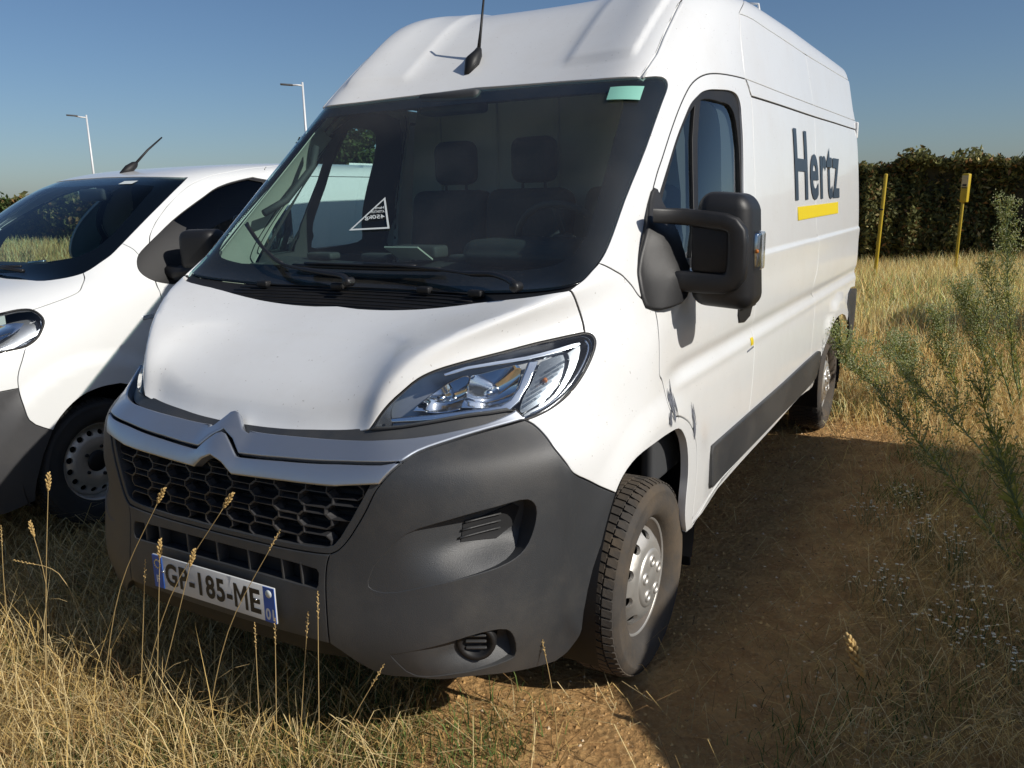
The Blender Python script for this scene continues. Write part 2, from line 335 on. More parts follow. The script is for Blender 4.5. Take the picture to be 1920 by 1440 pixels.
def panel(S, name, loop, m, parent, holes=(), off=0.0, thick=.018, gap=.0028, bev=.002, disp=None, dk=.25, dt=.25, flip=False, label=None, maxseg=.25, rimout=True, gaph=None):
    """a sheet over the polygon `loop` (k,t) of surface S, inset by gap, with a rolled edge and returned rim"""
    def dens(l):
        o = []
        for a, b in zip(l, l[1:]+l[:1]):
            n = max(1, int(math.hypot(b[0]-a[0], b[1]-a[1])/maxseg+.999))
            for i in range(n): o.append((a[0]+(b[0]-a[0])*i/n, a[1]+(b[1]-a[1])*i/n))
        return o
    loops = [dens(list(loop))]+[dens(list(h)) for h in holes]
    for i, l in enumerate(loops):
        A = np.array(l); ar = .5*np.sum(A[:, 0]*np.roll(A[:, 1], -1)-np.roll(A[:, 0], -1)*A[:, 1])
        if (ar < 0) == (i == 0): loops[i] = l[::-1]
    A = np.array(loops[0]); k0, t0 = A.min(0); k1, t1 = A.max(0)
    gk, gt = np.meshgrid(np.arange(math.floor(k0/dk)*dk, k1+dk, dk), np.arange(math.floor(t0/dt)*dt, t1+dt, dt))
    gk = gk.ravel()+1e-4*np.sin(np.arange(gk.size)*1.7); gt = gt.ravel()+1e-4*np.cos(np.arange(gt.size)*2.3)
    ok = pip(loops[0], gk, gt)
    for l in loops[1:]: ok &= ~pip(l, gk, gt)
    for l in loops: ok &= pdist(l, gk, gt) > .35*min(dk, dt)
    oc = np.abs(A.mean(0)); e_ = .05
    ck_ = np.array([.5*(k0+k1)]); ct_ = np.array([.5*(t0+t1)]); sk = max(np.linalg.norm(S.raw(ck_+e_, ct_)-S.raw(ck_-e_, ct_))/(2*e_), .02); st_ = max(np.linalg.norm(S.raw(ck_, ct_+e_)-S.raw(ck_, ct_-e_))/(2*e_), .02)
    for l in loops: ok &= pdist([(q[0]*sk, q[1]*st_) for q in l], gk*sk, gt*st_) > 2.2*(abs(gap)+bev)
    pts = [p for l in loops for p in l]; nb = len(pts); edges = []; s0 = 0
    for l in loops: edges += [(s0+i, s0+(i+1) % len(l)) for i in range(len(l))]; s0 += len(l)
    pts = pts+list(zip(gk[ok].tolist(), gt[ok].tolist()))
    rv, re_, rf, ov, oe, of = delaunay_2d_cdt([Vector(p) for p in pts], edges, [], 0, 1e-6)
    kt = np.array([tuple(v) for v in rv])
    mp = {}
    for i, lst in enumerate(ov):
        for q in lst: mp[q] = i
    T = np.array([f for f in rf if len(f) == 3]); cx = kt[T].mean(1)
    ins = pip(loops[0], cx[:, 0], cx[:, 1])
    for l in loops[1:]: ins &= ~pip(l, cx[:, 0], cx[:, 1])
    T = T[ins]
    P = S.pos(kt[:, 0], kt[:, 1], off, disp); Nn = S.nrm(kt[:, 0], kt[:, 1], disp)
    V = P.copy(); NN = Nn.copy(); F = [tuple(f) for f in T.tolist()]; extraV = []; extraN = []; base = len(V); s0 = 0
    for li, l in enumerate(loops):
        g = gap if li == 0 or gaph is None else gaph
        ids = [mp[s0+i] for i in range(len(l))]; s0 += len(l); n = len(ids)
        p = P[ids]; tg = np.roll(p, -1, 0)-np.roll(p, 1, 0); tg /= np.linalg.norm(tg, axis=1, keepdims=True)+1e-12
        nn = Nn[ids]; inw = np.cross(nn, tg); inw /= np.linalg.norm(inw, axis=1, keepdims=True)+1e-12
        V[ids] = p+inw*(g+bev)
        r1 = p+inw*g-nn*bev; r2 = p+inw*g-nn*thick
        b0 = base+len(extraV); extraV += list(r1)+list(r1)+list(r2); extraN += list((nn-inw)/1.414)+list(-inw)+list(-inw)
        for i in range(n):
            j = (i+1) % n; F.append((ids[i], b0+i, b0+j, ids[j])); F.append((b0+n+i, b0+2*n+i, b0+2*n+j, b0+n+j))
    V = np.vstack([V, np.array(extraV)]); NN = np.vstack([NN, np.array(extraN)])
    # orientation
    f0 = np.array([f[:3] for f in F[:len(T)]]); fn = np.cross(V[f0[:, 1]]-V[f0[:, 0]], V[f0[:, 2]]-V[f0[:, 0]])
    if (fn*NN[f0[:, 0]]).sum() < 0: F = [tuple(reversed(f)) for f in F[:len(T)]]+F[len(T):]
    def mk(V, NN, F, nm):
        me = bpy.data.meshes.new(nm); me.from_pydata(V.tolist(), [], F); me.polygons.foreach_set('use_smooth', [True]*len(F))
        me.normals_split_custom_set_from_vertices(NN.tolist()); me.update()
        return me
    o = link(name, mk(V, NN, F, name), parent, m, label)
    if flip:
        V2 = V*[-1, 1, 1]; N2 = NN*[-1, 1, 1]
        return o, link(name, mk(V2, N2, [tuple(reversed(f)) for f in F], name), parent if not isinstance(flip, bpy.types.Object) else flip, m, label)
    return o
FONT_CACHE = {}
def text_mesh(s, size, bold=0.0, ex=0.0, sx=1.0, align='LEFT', sp=1.0, shear=0):
    cu = bpy.data.curves.new('t', 'FONT'); cu.body = s; cu.size = size; cu.offset = bold; cu.extrude = ex; cu.align_x = align; cu.space_character = sp; cu.resolution_u = 4; cu.shear = shear
    o = bpy.data.objects.new('t', cu); COL.objects.link(o); dg = bpy.context.evaluated_depsgraph_get(); dg.update()
    me = bpy.data.meshes.new_from_object(o.evaluated_get(dg)); bpy.data.objects.remove(o); bpy.data.curves.remove(cu)
    for v in me.vertices: v.co.x *= sx
    return me
def place_text(name, me, origin, ex, ey, m, parent):
    ex, ey = Vector(ex), Vector(ey); o3 = Vector(origin)
    en = ex.normalized().cross(ey.normalized())
    for v in me.vertices: v.co = o3+ex*v.co.x+ey*v.co.y+en*v.co.z
    if len(me.polygons) and False: pass
    return link(name, me, parent, m)

# ------------------------------------------------------------------ measured shape tables
ROWS = [
 (0.16, [(0, 0.12), (0.3, 0.12), (0.43, 0.14), (0.55, 0.17), (0.66, 0.24), (0.75, 0.33), (0.81, 0.43), (0.85, 0.52), (0.9, 0.62), (0.95, 0.8), (0.97, 1.0)], 0.97),
 (0.24, [(0, 0.02), (0.3, 0.025), (0.43, 0.05), (0.58, 0.1), (0.72, 0.19), (0.82, 0.3), (0.88, 0.42), (0.91, 0.52), (0.94, 0.62), (0.97, 0.8), (0.985, 1.0)], 0.985),
 (0.34, [(0, -0.02), (0.3, -0.015), (0.43, 0.005), (0.6, 0.06), (0.75, 0.155), (0.85, 0.275), (0.905, 0.4), (0.94, 0.51), (0.965, 0.62), (0.985, 0.8), (0.995, 1.0)], 0.995),
 (0.45, [(0, -0.035), (0.3, -0.033), (0.43, -0.025), (0.62, 0.035), (0.77, 0.135), (0.87, 0.26), (0.93, 0.4), (0.96, 0.51), (0.98, 0.62), (0.995, 0.8), (1.005, 1.0)], 1.005),
 (0.6, [(0, -0.03), (0.3, -0.025), (0.43, -0.01), (0.62, 0.05), (0.77, 0.15), (0.88, 0.28), (0.94, 0.41), (0.97, 0.52), (0.99, 0.63), (1.005, 0.8), (1.012, 1.0)], 1.014),
 (0.75, [(0, -0.015), (0.3, -0.008), (0.44, 0.01), (0.62, 0.065), (0.77, 0.165), (0.885, 0.3), (0.95, 0.43), (0.98, 0.53), (1.0, 0.64), (1.012, 0.8), (1.018, 1.0)], 1.02),
 (0.88, [(0, 0.0), (0.3, 0.012), (0.45, 0.03), (0.6, 0.07), (0.75, 0.17), (0.875, 0.305), (0.95, 0.435), (0.98, 0.54), (1.0, 0.65), (1.014, 0.8), (1.02, 1.0)], 1.02),
 (0.95, [(0, 0.05), (0.3, 0.058), (0.45, 0.075), (0.58, 0.095), (0.72, 0.19), (0.85, 0.32), (0.93, 0.45), (0.97, 0.56), (0.992, 0.67), (1.01, 0.8), (1.018, 1.0)], 1.016),
 (1.01, [(0, 0.115), (0.3, 0.12), (0.45, 0.13), (0.53, 0.15), (0.67, 0.24), (0.82, 0.37), (0.915, 0.5), (0.96, 0.6), (0.985, 0.7), (1.005, 0.83), (1.012, 1.0)], 1.012),
 (1.09, [(0, 0.19), (0.3, 0.185), (0.46, 0.165), (0.52, 0.18), (0.64, 0.27), (0.8, 0.41), (0.9, 0.54), (0.95, 0.64), (0.98, 0.74), (1.0, 0.87), (1.01, 1.02)], 1.012),
 (1.17, [(0, 0.315), (0.3, 0.303), (0.48, 0.235), (0.555, 0.235), (0.66, 0.345), (0.8, 0.49), (0.89, 0.6), (0.94, 0.69), (0.97, 0.78), (0.993, 0.9), (1.005, 1.05)], 1.01),
 (1.235, [(0, 0.455), (0.3, 0.44), (0.53, 0.33), (0.62, 0.32), (0.7, 0.42), (0.81, 0.56), (0.885, 0.66), (0.932, 0.75), (0.962, 0.83), (0.985, 0.95), (1.0, 1.1)], 1.005),
 (1.295, [(0, 0.592), (0.4, 0.572), (0.64, 0.47), (0.725, 0.46), (0.78, 0.53), (0.845, 0.64), (0.893, 0.73), (0.93, 0.81), (0.955, 0.89), (0.978, 1.0), (0.995, 1.15)], 1.003),
 (1.36, [(0, 0.695), (0.4, 0.68), (0.7, 0.635), (0.8, 0.62), (0.85, 0.66), (0.885, 0.735), (0.91, 0.81), (0.932, 0.88), (0.953, 0.96), (0.973, 1.06), (0.99, 1.2)], 1.003),
 (1.43, [(0, 0.78), (0.4, 0.76), (0.7, 0.735), (0.81, 0.735), (0.87, 0.785), (0.895, 0.85), (0.913, 0.91), (0.928, 0.97), (0.944, 1.04), (0.965, 1.15), (0.985, 1.3)], 1.0),
 (1.6, [(0, 0.955), (0.4, 0.935), (0.68, 0.91), (0.785, 0.915), (0.845, 0.965), (0.873, 1.03), (0.892, 1.09), (0.907, 1.15), (0.924, 1.23), (0.946, 1.36), (0.967, 1.55)], 0.989),
 (1.85, [(0, 1.23), (0.4, 1.205), (0.64, 1.175), (0.74, 1.18), (0.8, 1.225), (0.835, 1.29), (0.858, 1.35), (0.876, 1.41), (0.894, 1.49), (0.918, 1.63), (0.941, 1.85)], 0.968),
 (2.04, [(0, 1.45), (0.4, 1.42), (0.61, 1.385), (0.71, 1.385), (0.77, 1.425), (0.812, 1.49), (0.838, 1.55), (0.858, 1.61), (0.878, 1.69), (0.902, 1.84), (0.922, 2.05)], 0.945),
 (2.2, [(0, 1.66), (0.4, 1.63), (0.595, 1.59), (0.695, 1.585), (0.755, 1.62), (0.8, 1.685), (0.826, 1.75), (0.845, 1.81), (0.864, 1.89), (0.884, 2.04), (0.9, 2.25)], 0.918),
 (2.36, [(0, 1.88), (0.4, 1.85), (0.57, 1.81), (0.665, 1.8), (0.725, 1.83), (0.772, 1.895), (0.8, 1.96), (0.82, 2.02), (0.838, 2.1), (0.858, 2.25), (0.873, 2.45)], 0.89),
 (2.44, [(0, 2.02), (0.4, 1.99), (0.55, 1.95), (0.64, 1.94), (0.7, 1.97), (0.748, 2.035), (0.776, 2.1), (0.797, 2.16), (0.816, 2.24), (0.838, 2.39), (0.853, 2.6)], 0.868),
 (2.49, [(0, 2.16), (0.4, 2.13), (0.52, 2.09), (0.605, 2.08), (0.66, 2.11), (0.705, 2.175), (0.735, 2.24), (0.757, 2.3), (0.778, 2.38), (0.8, 2.53), (0.815, 2.7)], 0.83),
 (2.515, [(0, 2.35), (0.38, 2.32), (0.48, 2.29), (0.55, 2.28), (0.6, 2.31), (0.645, 2.375), (0.67, 2.44), (0.69, 2.5), (0.71, 2.58), (0.73, 2.73), (0.74, 2.9)], 0.75),
 (2.52, [(0, 2.6), (0.3, 2.57), (0.38, 2.55), (0.45, 2.54), (0.5, 2.56), (0.53, 2.62), (0.55, 2.68), (0.57, 2.74), (0.58, 2.82), (0.59, 2.93), (0.6, 3.1)], 0.6),
]
EROWS = [
 (0.18, [(0, 0.08), (0.3, 0.085), (0.5, 0.11), (0.66, 0.17), (0.77, 0.26), (0.84, 0.37), (0.88, 0.49), (0.91, 0.62), (0.93, 0.8), (0.94, 1.0)], 0.94),
 (0.35, [(0, 0), (0.3, 0.005), (0.5, 0.03), (0.68, 0.09), (0.8, 0.19), (0.87, 0.31), (0.91, 0.45), (0.935, 0.6), (0.945, 0.8), (0.95, 1.0)], 0.95),
 (0.55, [(0, -0.02), (0.3, -0.012), (0.52, 0.02), (0.7, 0.09), (0.82, 0.2), (0.89, 0.32), (0.925, 0.46), (0.945, 0.6), (0.955, 0.8), (0.96, 1.0)], 0.96),
 (0.8, [(0, 0.0), (0.3, 0.01), (0.5, 0.04), (0.68, 0.11), (0.81, 0.22), (0.885, 0.34), (0.925, 0.47), (0.945, 0.6), (0.955, 0.8), (0.96, 1.0)], 0.962),
 (0.95, [(0, 0.03), (0.3, 0.04), (0.5, 0.08), (0.67, 0.16), (0.8, 0.28), (0.875, 0.41), (0.915, 0.54), (0.937, 0.68), (0.95, 0.86), (0.96, 1.08)], 0.962),
 (1.06, [(0, 0.1), (0.3, 0.11), (0.48, 0.15), (0.63, 0.24), (0.76, 0.37), (0.85, 0.52), (0.895, 0.66), (0.922, 0.8), (0.942, 0.97), (0.955, 1.2)], 0.96),
 (1.14, [(0, 0.22), (0.3, 0.23), (0.46, 0.27), (0.6, 0.35), (0.73, 0.48), (0.825, 0.63), (0.877, 0.77), (0.91, 0.91), (0.935, 1.08), (0.951, 1.3)], 0.957),
 (1.2, [(0, 0.42), (0.3, 0.43), (0.45, 0.46), (0.58, 0.53), (0.7, 0.64), (0.8, 0.77), (0.86, 0.9), (0.9, 1.03), (0.926, 1.18), (0.946, 1.4)], 0.953),
 (1.25, [(0, 0.68), (0.3, 0.685), (0.45, 0.7), (0.58, 0.745), (0.7, 0.82), (0.79, 0.92), (0.85, 1.03), (0.89, 1.15), (0.918, 1.29), (0.941, 1.5)], 0.949),
 (1.3, [(0, 0.87), (0.3, 0.875), (0.45, 0.89), (0.6, 0.93), (0.71, 0.985), (0.79, 1.06), (0.843, 1.15), (0.882, 1.25), (0.91, 1.38), (0.934, 1.58)], 0.944),
 (1.4, [(0, 1.02), (0.3, 1.03), (0.45, 1.045), (0.59, 1.08), (0.69, 1.13), (0.765, 1.2), (0.815, 1.28), (0.853, 1.37), (0.885, 1.5), (0.915, 1.7)], 0.934),
 (1.52, [(0, 1.19), (0.3, 1.2), (0.44, 1.22), (0.57, 1.255), (0.665, 1.305), (0.737, 1.375), (0.785, 1.455), (0.822, 1.54), (0.855, 1.66), (0.888, 1.85)], 0.915),
 (1.65, [(0, 1.39), (0.3, 1.4), (0.43, 1.42), (0.55, 1.455), (0.64, 1.505), (0.705, 1.575), (0.75, 1.655), (0.785, 1.74), (0.818, 1.86), (0.852, 2.05)], 0.885),
 (1.76, [(0, 1.6), (0.3, 1.61), (0.42, 1.63), (0.53, 1.665), (0.615, 1.715), (0.675, 1.785), (0.718, 1.86), (0.752, 1.95), (0.783, 2.07), (0.815, 2.27)], 0.85),
 (1.83, [(0, 1.85), (0.3, 1.86), (0.41, 1.88), (0.51, 1.915), (0.585, 1.965), (0.64, 2.03), (0.682, 2.11), (0.716, 2.2), (0.745, 2.32), (0.775, 2.52)], 0.81),
 (1.875, [(0, 2.2), (0.3, 2.21), (0.39, 2.23), (0.48, 2.26), (0.55, 2.31), (0.6, 2.38), (0.64, 2.46), (0.67, 2.55), (0.695, 2.67), (0.715, 2.87)], 0.745),
 (1.895, [(0, 2.65), (0.28, 2.66), (0.36, 2.68), (0.43, 2.71), (0.49, 2.76), (0.53, 2.82), (0.56, 2.89), (0.585, 2.97), (0.605, 3.08), (0.62, 3.25)], 0.64),
 (1.9, [(0, 3.0), (0.25, 3.0), (0.31, 3.01), (0.36, 3.03), (0.4, 3.06), (0.43, 3.1), (0.45, 3.15), (0.465, 3.2), (0.48, 3.3), (0.49, 3.45)], 0.5),
]
B = {
 'hl_top': [(2.28, 8.067), (2.581, 8.416), (2.873, 8.756), (3.207, 9.251), (3.388, 9.649), (3.586, 9.88), (4.014, 10.149), (4.425, 10.376), (4.877, 10.637), (5.506, 10.838), (5.952, 10.921)],
 'hl_out': [(5.952, 10.921), (6.209, 10.804), (6.401, 10.531), (6.433, 10.171), (6.321, 9.664), (6.126, 9.218), (5.862, 8.804), (5.525, 8.455), (5.23, 8.245), (5.058, 8.159)],
 'hl_bot': [(5.058, 8.159), (4.924, 8.487), (4.59, 8.455), (4.303, 8.417), (3.838, 8.29), (3.292, 8.162), (2.28, 8.067)],
 'hood_fend': [(5.952, 10.921), (5.743, 11.368), (5.317, 11.936), (4.656, 12.509), (3.993, 12.886), (3.601, 13.033)],
 'glass_fend': [(3.601, 13.033), (3.609, 13.22), (3.693, 13.493), (3.785, 13.793), (3.957, 14.002)],
 'glass_pil': [(3.957, 14.002), (4.111, 14.253), (4.241, 14.55), (4.486, 15.057), (5.081, 15.737), (5.397, 16.457), (5.475, 16.786), (5.287, 16.927), (4.827, 17.015), (3.674, 16.987)],
 'glass_top': [(3.674, 16.987), (1.702, 17.027), (0.84, 17.103), (0.233, 17.145), (-0.124, 17.133)],
 'pil_fend': [(3.957, 14.002), (4.438, 13.909), (5.279, 13.714), (6.207, 13.442), (7.19, 12.909), (7.833, 12.414), (8.482, 11.96), (9.036, 11.61)],
 'door_front_low': [(9.036, 11.61), (9.4, 10.771), (9.66, 9.905), (9.838, 8.566), (9.972, 8.312), (10.088, 7.682), (10.1, 6.766), (10.167, 6.174)],
 'door_arch': [(10.167, 6.174), (10.322, 6.117), (10.576, 5.725), (10.709, 5.305), (10.786, 4.833), (10.812, 4.462), (10.819, 3.957), (10.812, 2.981), (10.817, 2.63)],
 'arch_open': [(7.618, 5.108), (7.941, 5.384), (8.525, 5.643), (9.457, 5.735), (9.995, 5.741), (10.346, 5.67), (10.511, 5.364), (10.601, 4.945), (10.648, 4.278), (10.64, 3.673), (10.653, 3.23), (10.718, 2.626)],
 'bump_fend': [(5.058, 8.159), (5.196, 7.971), (5.442, 7.401), (5.601, 6.856), (5.806, 6.198), (5.959, 5.88), (6.633, 5.51), (7.618, 5.108)],
 'bump_arch': [(7.618, 5.108), (7.406, 4.706), (7.158, 3.985), (7.004, 3.268), (6.851, 2.59), (6.674, 1.944), (6.395, 1.59), (5.992, 1.434)],
 'bump_bot': [(5.992, 1.434), (5.486, 1.551), (4.704, 1.753), (4.088, 1.894), (3.551, 1.896), (3.176, 2.002), (2.732, 2.055), (2.426, 2.367), (2.123, 2.725), (1.899, 2.897)],
 'seam': [(1.899, 2.897), (1.877, 3.432), (1.821, 4.0), (1.813, 4.36), (1.86, 4.589)],
 'cen_bot': [(1.899, 2.897), (1.098, 2.897), (0.608, 2.873), (0.339, 2.86)],
 'lip_bot': [(2.435, 2.369), (1.488, 2.412), (0.567, 2.397), (0.268, 2.389)],
 'grille_r': [(1.86, 4.589), (2.025, 4.674), (2.191, 4.87), (2.363, 5.191), (2.517, 5.525), (2.687, 5.965), (2.776, 6.148)],
 'grille_b': [(1.86, 4.589), (1.193, 4.583), (0.631, 4.542), (0.231, 4.546)],
 'bar_low': [(3.181, 6.922), (3.48, 7.272), (4.004, 7.625), (4.483, 7.898), (5.058, 8.159)],
 'bar_top': [(0.149, 7.406), (0.447, 7.411), (0.865, 7.474), (1.431, 7.541), (2.361, 7.644), (2.883, 7.701), (3.307, 7.733), (3.788, 7.829), (4.202, 7.982), (4.499, 8.118), (4.854, 8.408), (4.924, 8.487)],
 'ub_bot': [(0.241, 6.651), (0.79, 6.662), (1.669, 6.799), (2.659, 6.927), (3.051, 6.971)],
 'lb_top': [(0.32, 6.591), (0.799, 6.605), (1.338, 6.625), (2.668, 6.784), (2.897, 6.82)],
 'lb_bot': [(0.283, 5.994), (0.868, 6.041), (1.85, 6.091), (2.776, 6.148)],
 'bar_end': [(2.776, 6.148), (2.991, 6.586), (3.181, 6.922)],
 'hood_front': [(-0.021, 7.71), (0.286, 7.716), (0.59, 7.754), (0.916, 7.823), (1.328, 7.902), (1.782, 7.985), (2.28, 8.067)],
 'hood_rear': [(0.11, 11.724), (0.486, 11.739), (0.834, 11.866), (1.094, 12.042), (1.678, 12.471), (2.754, 12.859), (3.601, 13.033)],
 'glass_bot': [(-0.042, 12.673), (0.505, 12.648), (1.07, 12.736), (1.732, 12.943), (2.462, 13.167), (3.089, 13.307), (3.527, 13.435), (3.693, 13.493)],
 'door_top': [(9.036, 11.61), (8.463, 12.209), (7.813, 13.221), (7.353, 14.056), (7.087, 14.53), (6.676, 14.948), (6.637, 15.4), (6.75, 15.577), (6.902, 15.931), (7.103, 16.338), (7.293, 16.643), (7.507, 16.892), (7.854, 17.079), (8.324, 17.225), (8.863, 17.302), (9.52, 17.345), (10.242, 17.384)],
 'rail_up': [(10.242, 17.384), (11.344, 17.37), (12.966, 17.414), (13.831, 17.465), (15.332, 17.54)],
 'rail_low': [(10.564, 16.957), (11.398, 16.969), (12.955, 16.999), (13.781, 17.055), (15.081, 17.115)],
 'door_rear': [(10.242, 17.384), (10.464, 17.095), (10.596, 16.834), (10.915, 15.933), (11.202, 15.173), (11.483, 13.958), (11.627, 10.612), (11.645, 8.788), (11.658, 7.253), (11.628, 4.774), (11.618, 4.426), (11.591, 3.074)],
 'rear_seam': [(12.966, 17.414), (12.955, 16.999), (12.872, 15.294), (12.941, 13.116), (12.957, 10.297), (12.844, 8.694), (12.923, 8.033), (12.87, 5.398), (12.851, 4.208), (12.76, 3.088)],
 'rear_seam_up': [(12.653, 20.105), (12.879, 19.901), (12.846, 19.165), (12.924, 18.244), (12.966, 17.414)],
 'roof_line': [(9.132, 19.255), (9.966, 19.312), (10.588, 19.238), (12.815, 19.175), (13.736, 19.268), (14.951, 19.422)],
 'roof_edge_rear': [(14.609, 20.257), (14.889, 19.622), (14.992, 18.322), (15.332, 17.54), (15.499, 17.139)],
 'rear_edge': [(15.499, 17.139), (15.499, 16.539), (15.499, 15.531), (15.303, 12.73), (15.211, 8.689), (14.994, 6.32)],
 'sill_bot': [(10.718, 2.626), (11.111, 2.751), (11.558, 2.888), (12.078, 2.964), (12.67, 3.092), (13.041, 2.922), (13.104, 3.213)],
 'rear_arch': [(13.104, 3.213), (13.219, 4.096), (13.38, 4.845), (13.547, 5.245), (13.738, 5.371), (13.925, 5.334)],
 'win': [(7.473, 15.544), (7.585, 15.885), (7.79, 16.229), (7.939, 16.49), (8.215, 16.681), (8.41, 16.791), (8.767, 16.876), (9.302, 16.924), (9.885, 16.957), (10.119, 16.896), (10.292, 16.711), (10.469, 16.321), (10.792, 15.602), (11.056, 14.943), (11.245, 14.222), (11.281, 13.596), (10.924, 13.288), (10.395, 13.085), (9.388, 13.021), (8.573, 13.532), (7.766, 14.287), (7.363, 15.079)],
 'mould': [(11.083, 4.373), (11.621, 4.355), (12.199, 4.4), (13.053, 4.477), (13.147, 4.272), (13.081, 3.36), (12.777, 3.248), (12.063, 3.221), (11.545, 3.191), (11.109, 3.275), (11.066, 3.453)],
 'duct': [(2.622, 4.453), (3.075, 5.065), (3.707, 5.313), (4.42, 5.477), (4.937, 5.526), (5.082, 5.337), (5.05, 4.925), (4.89, 4.562), (4.621, 4.378), (3.993, 4.231), (3.367, 4.117), (2.785, 3.994), (2.562, 4.086)],
 'duct_hole': [(3.902, 5.088), (4.879, 5.328), (4.941, 5.208), (4.781, 4.834), (4.56, 4.731), (3.811, 4.811)],
 'fog': [(2.86, 2.771), (3.616, 3.033), (4.2, 3.18), (4.672, 3.14), (4.842, 2.897), (4.887, 2.315), (4.717, 2.212), (3.784, 2.065), (3.218, 2.066)],
 'scuff1': [(10.188, 7.794), (10.31, 6.621), (10.24, 5.978), (9.996, 5.709), (9.882, 6.022), (10.098, 6.706)],
 'crease': [(2.326, 8.698), (2.679, 9.124), (2.722, 10.067), (2.633, 11.071), (2.462, 11.577), (2.842, 12.05), (3.101, 12.433), (3.626, 12.912)],
 'fold': [(-0.052, 10.435), (1.098, 10.454), (1.868, 10.604)],
 'slot': [(0.412, 4.37), (0.776, 4.349), (1.2, 4.338), (1.661, 4.286), (1.683, 3.972), (1.137, 3.984), (0.773, 3.999), (0.406, 4.001)],
 'roofch': [(3.674, 16.987), (3.842, 17.584), (3.923, 18.008), (4.143, 18.516), (4.283, 19.07)],
 'emb': [(0.999, 17.858), (0.856, 19.312), (1.679, 20.051)],
 'pil_seam': [(5.504, 16.739), (6.445, 16.656), (7.147, 16.527)],
 'drl': [(4.937, 10.092), (5.106, 10.087), (5.113, 9.331), (5.018, 8.807), (4.88, 8.57), (4.302, 8.427), (3.052, 8.362), (3.032, 8.491), (3.861, 8.587), (4.743, 8.745), (4.871, 8.907), (4.948, 9.26)],
 'refl1': [(3.512, 8.703), (3.703, 9.123), (3.886, 9.499), (4.022, 9.683), (4.155, 9.738), (4.253, 9.518), (4.269, 9.074), (4.203, 8.778), (3.863, 8.689)],
 'refl2': [(4.203, 9.73), (4.455, 9.926), (4.761, 10.02), (4.875, 9.852), (4.934, 9.409), (4.914, 9.071), (4.795, 8.846), (4.525, 8.766), (4.229, 8.754), (4.285, 9.121)],
 'indic': [(5.161, 10.113), (5.41, 10.267), (5.632, 10.316), (5.717, 10.136), (5.763, 9.53), (5.574, 8.903), (5.312, 8.65), (5.086, 8.489), (5.048, 8.625), (5.145, 9.375)],
 'topstrip': [(3.78, 9.812), (4.053, 10.028), (4.855, 10.274), (5.618, 10.58), (5.954, 10.634), (6.003, 10.525), (5.658, 10.396), (4.888, 10.13), (4.091, 9.91), (3.836, 9.729)],
 'outstrip': [(5.684, 10.309), (6.022, 10.556), (6.107, 9.975), (5.977, 9.341), (5.749, 8.87), (5.462, 8.515), (5.121, 8.269), (5.085, 8.426), (5.37, 8.638), (5.639, 8.942), (5.792, 9.474), (5.796, 10.018)],
 'wip1b': [(-1.964, 14.725), (-1.631, 14.483), (-1.371, 14.212), (-0.956, 13.638)],
 'wip1a': [(-1.452, 14.315), (-1.154, 13.916), (-0.881, 13.415), (-0.562, 13.098), (-0.266, 12.894), (-0.125, 12.803), (-0.023, 12.564)],
 'wip2b': [(-0.811, 13.558), (-0.291, 13.518), (0.109, 13.498), (0.789, 13.555)],
 'wip2a': [(0.02, 13.54), (0.414, 13.472), (0.813, 13.347), (1.21, 13.163), (1.43, 13.174), (1.645, 13.007), (1.991, 12.707)],
 'tri': [(-0.251, 15.168), (-0.008, 14.656), (-0.44, 14.62)],
 'stick': [(2.378, 16.505), (3.965, 16.484), (4.005, 16.766), (2.379, 16.769)],
 'handle': [(11.389, 10.131), (11.479, 10.061), (11.571, 9.989), (11.573, 9.25), (11.513, 8.957), (11.422, 9.126)],
 'ant': [(-0.223, 17.838)],
 'fogl': [(4.283, 2.866)],
 'scratch': [(10.153, 7.908), (10.261, 7.894), (10.37, 7.028), (10.399, 6.373), (10.205, 6.454), (10.308, 5.926), (10.214, 5.633), (9.952, 5.779), (10.071, 6.32)],
}
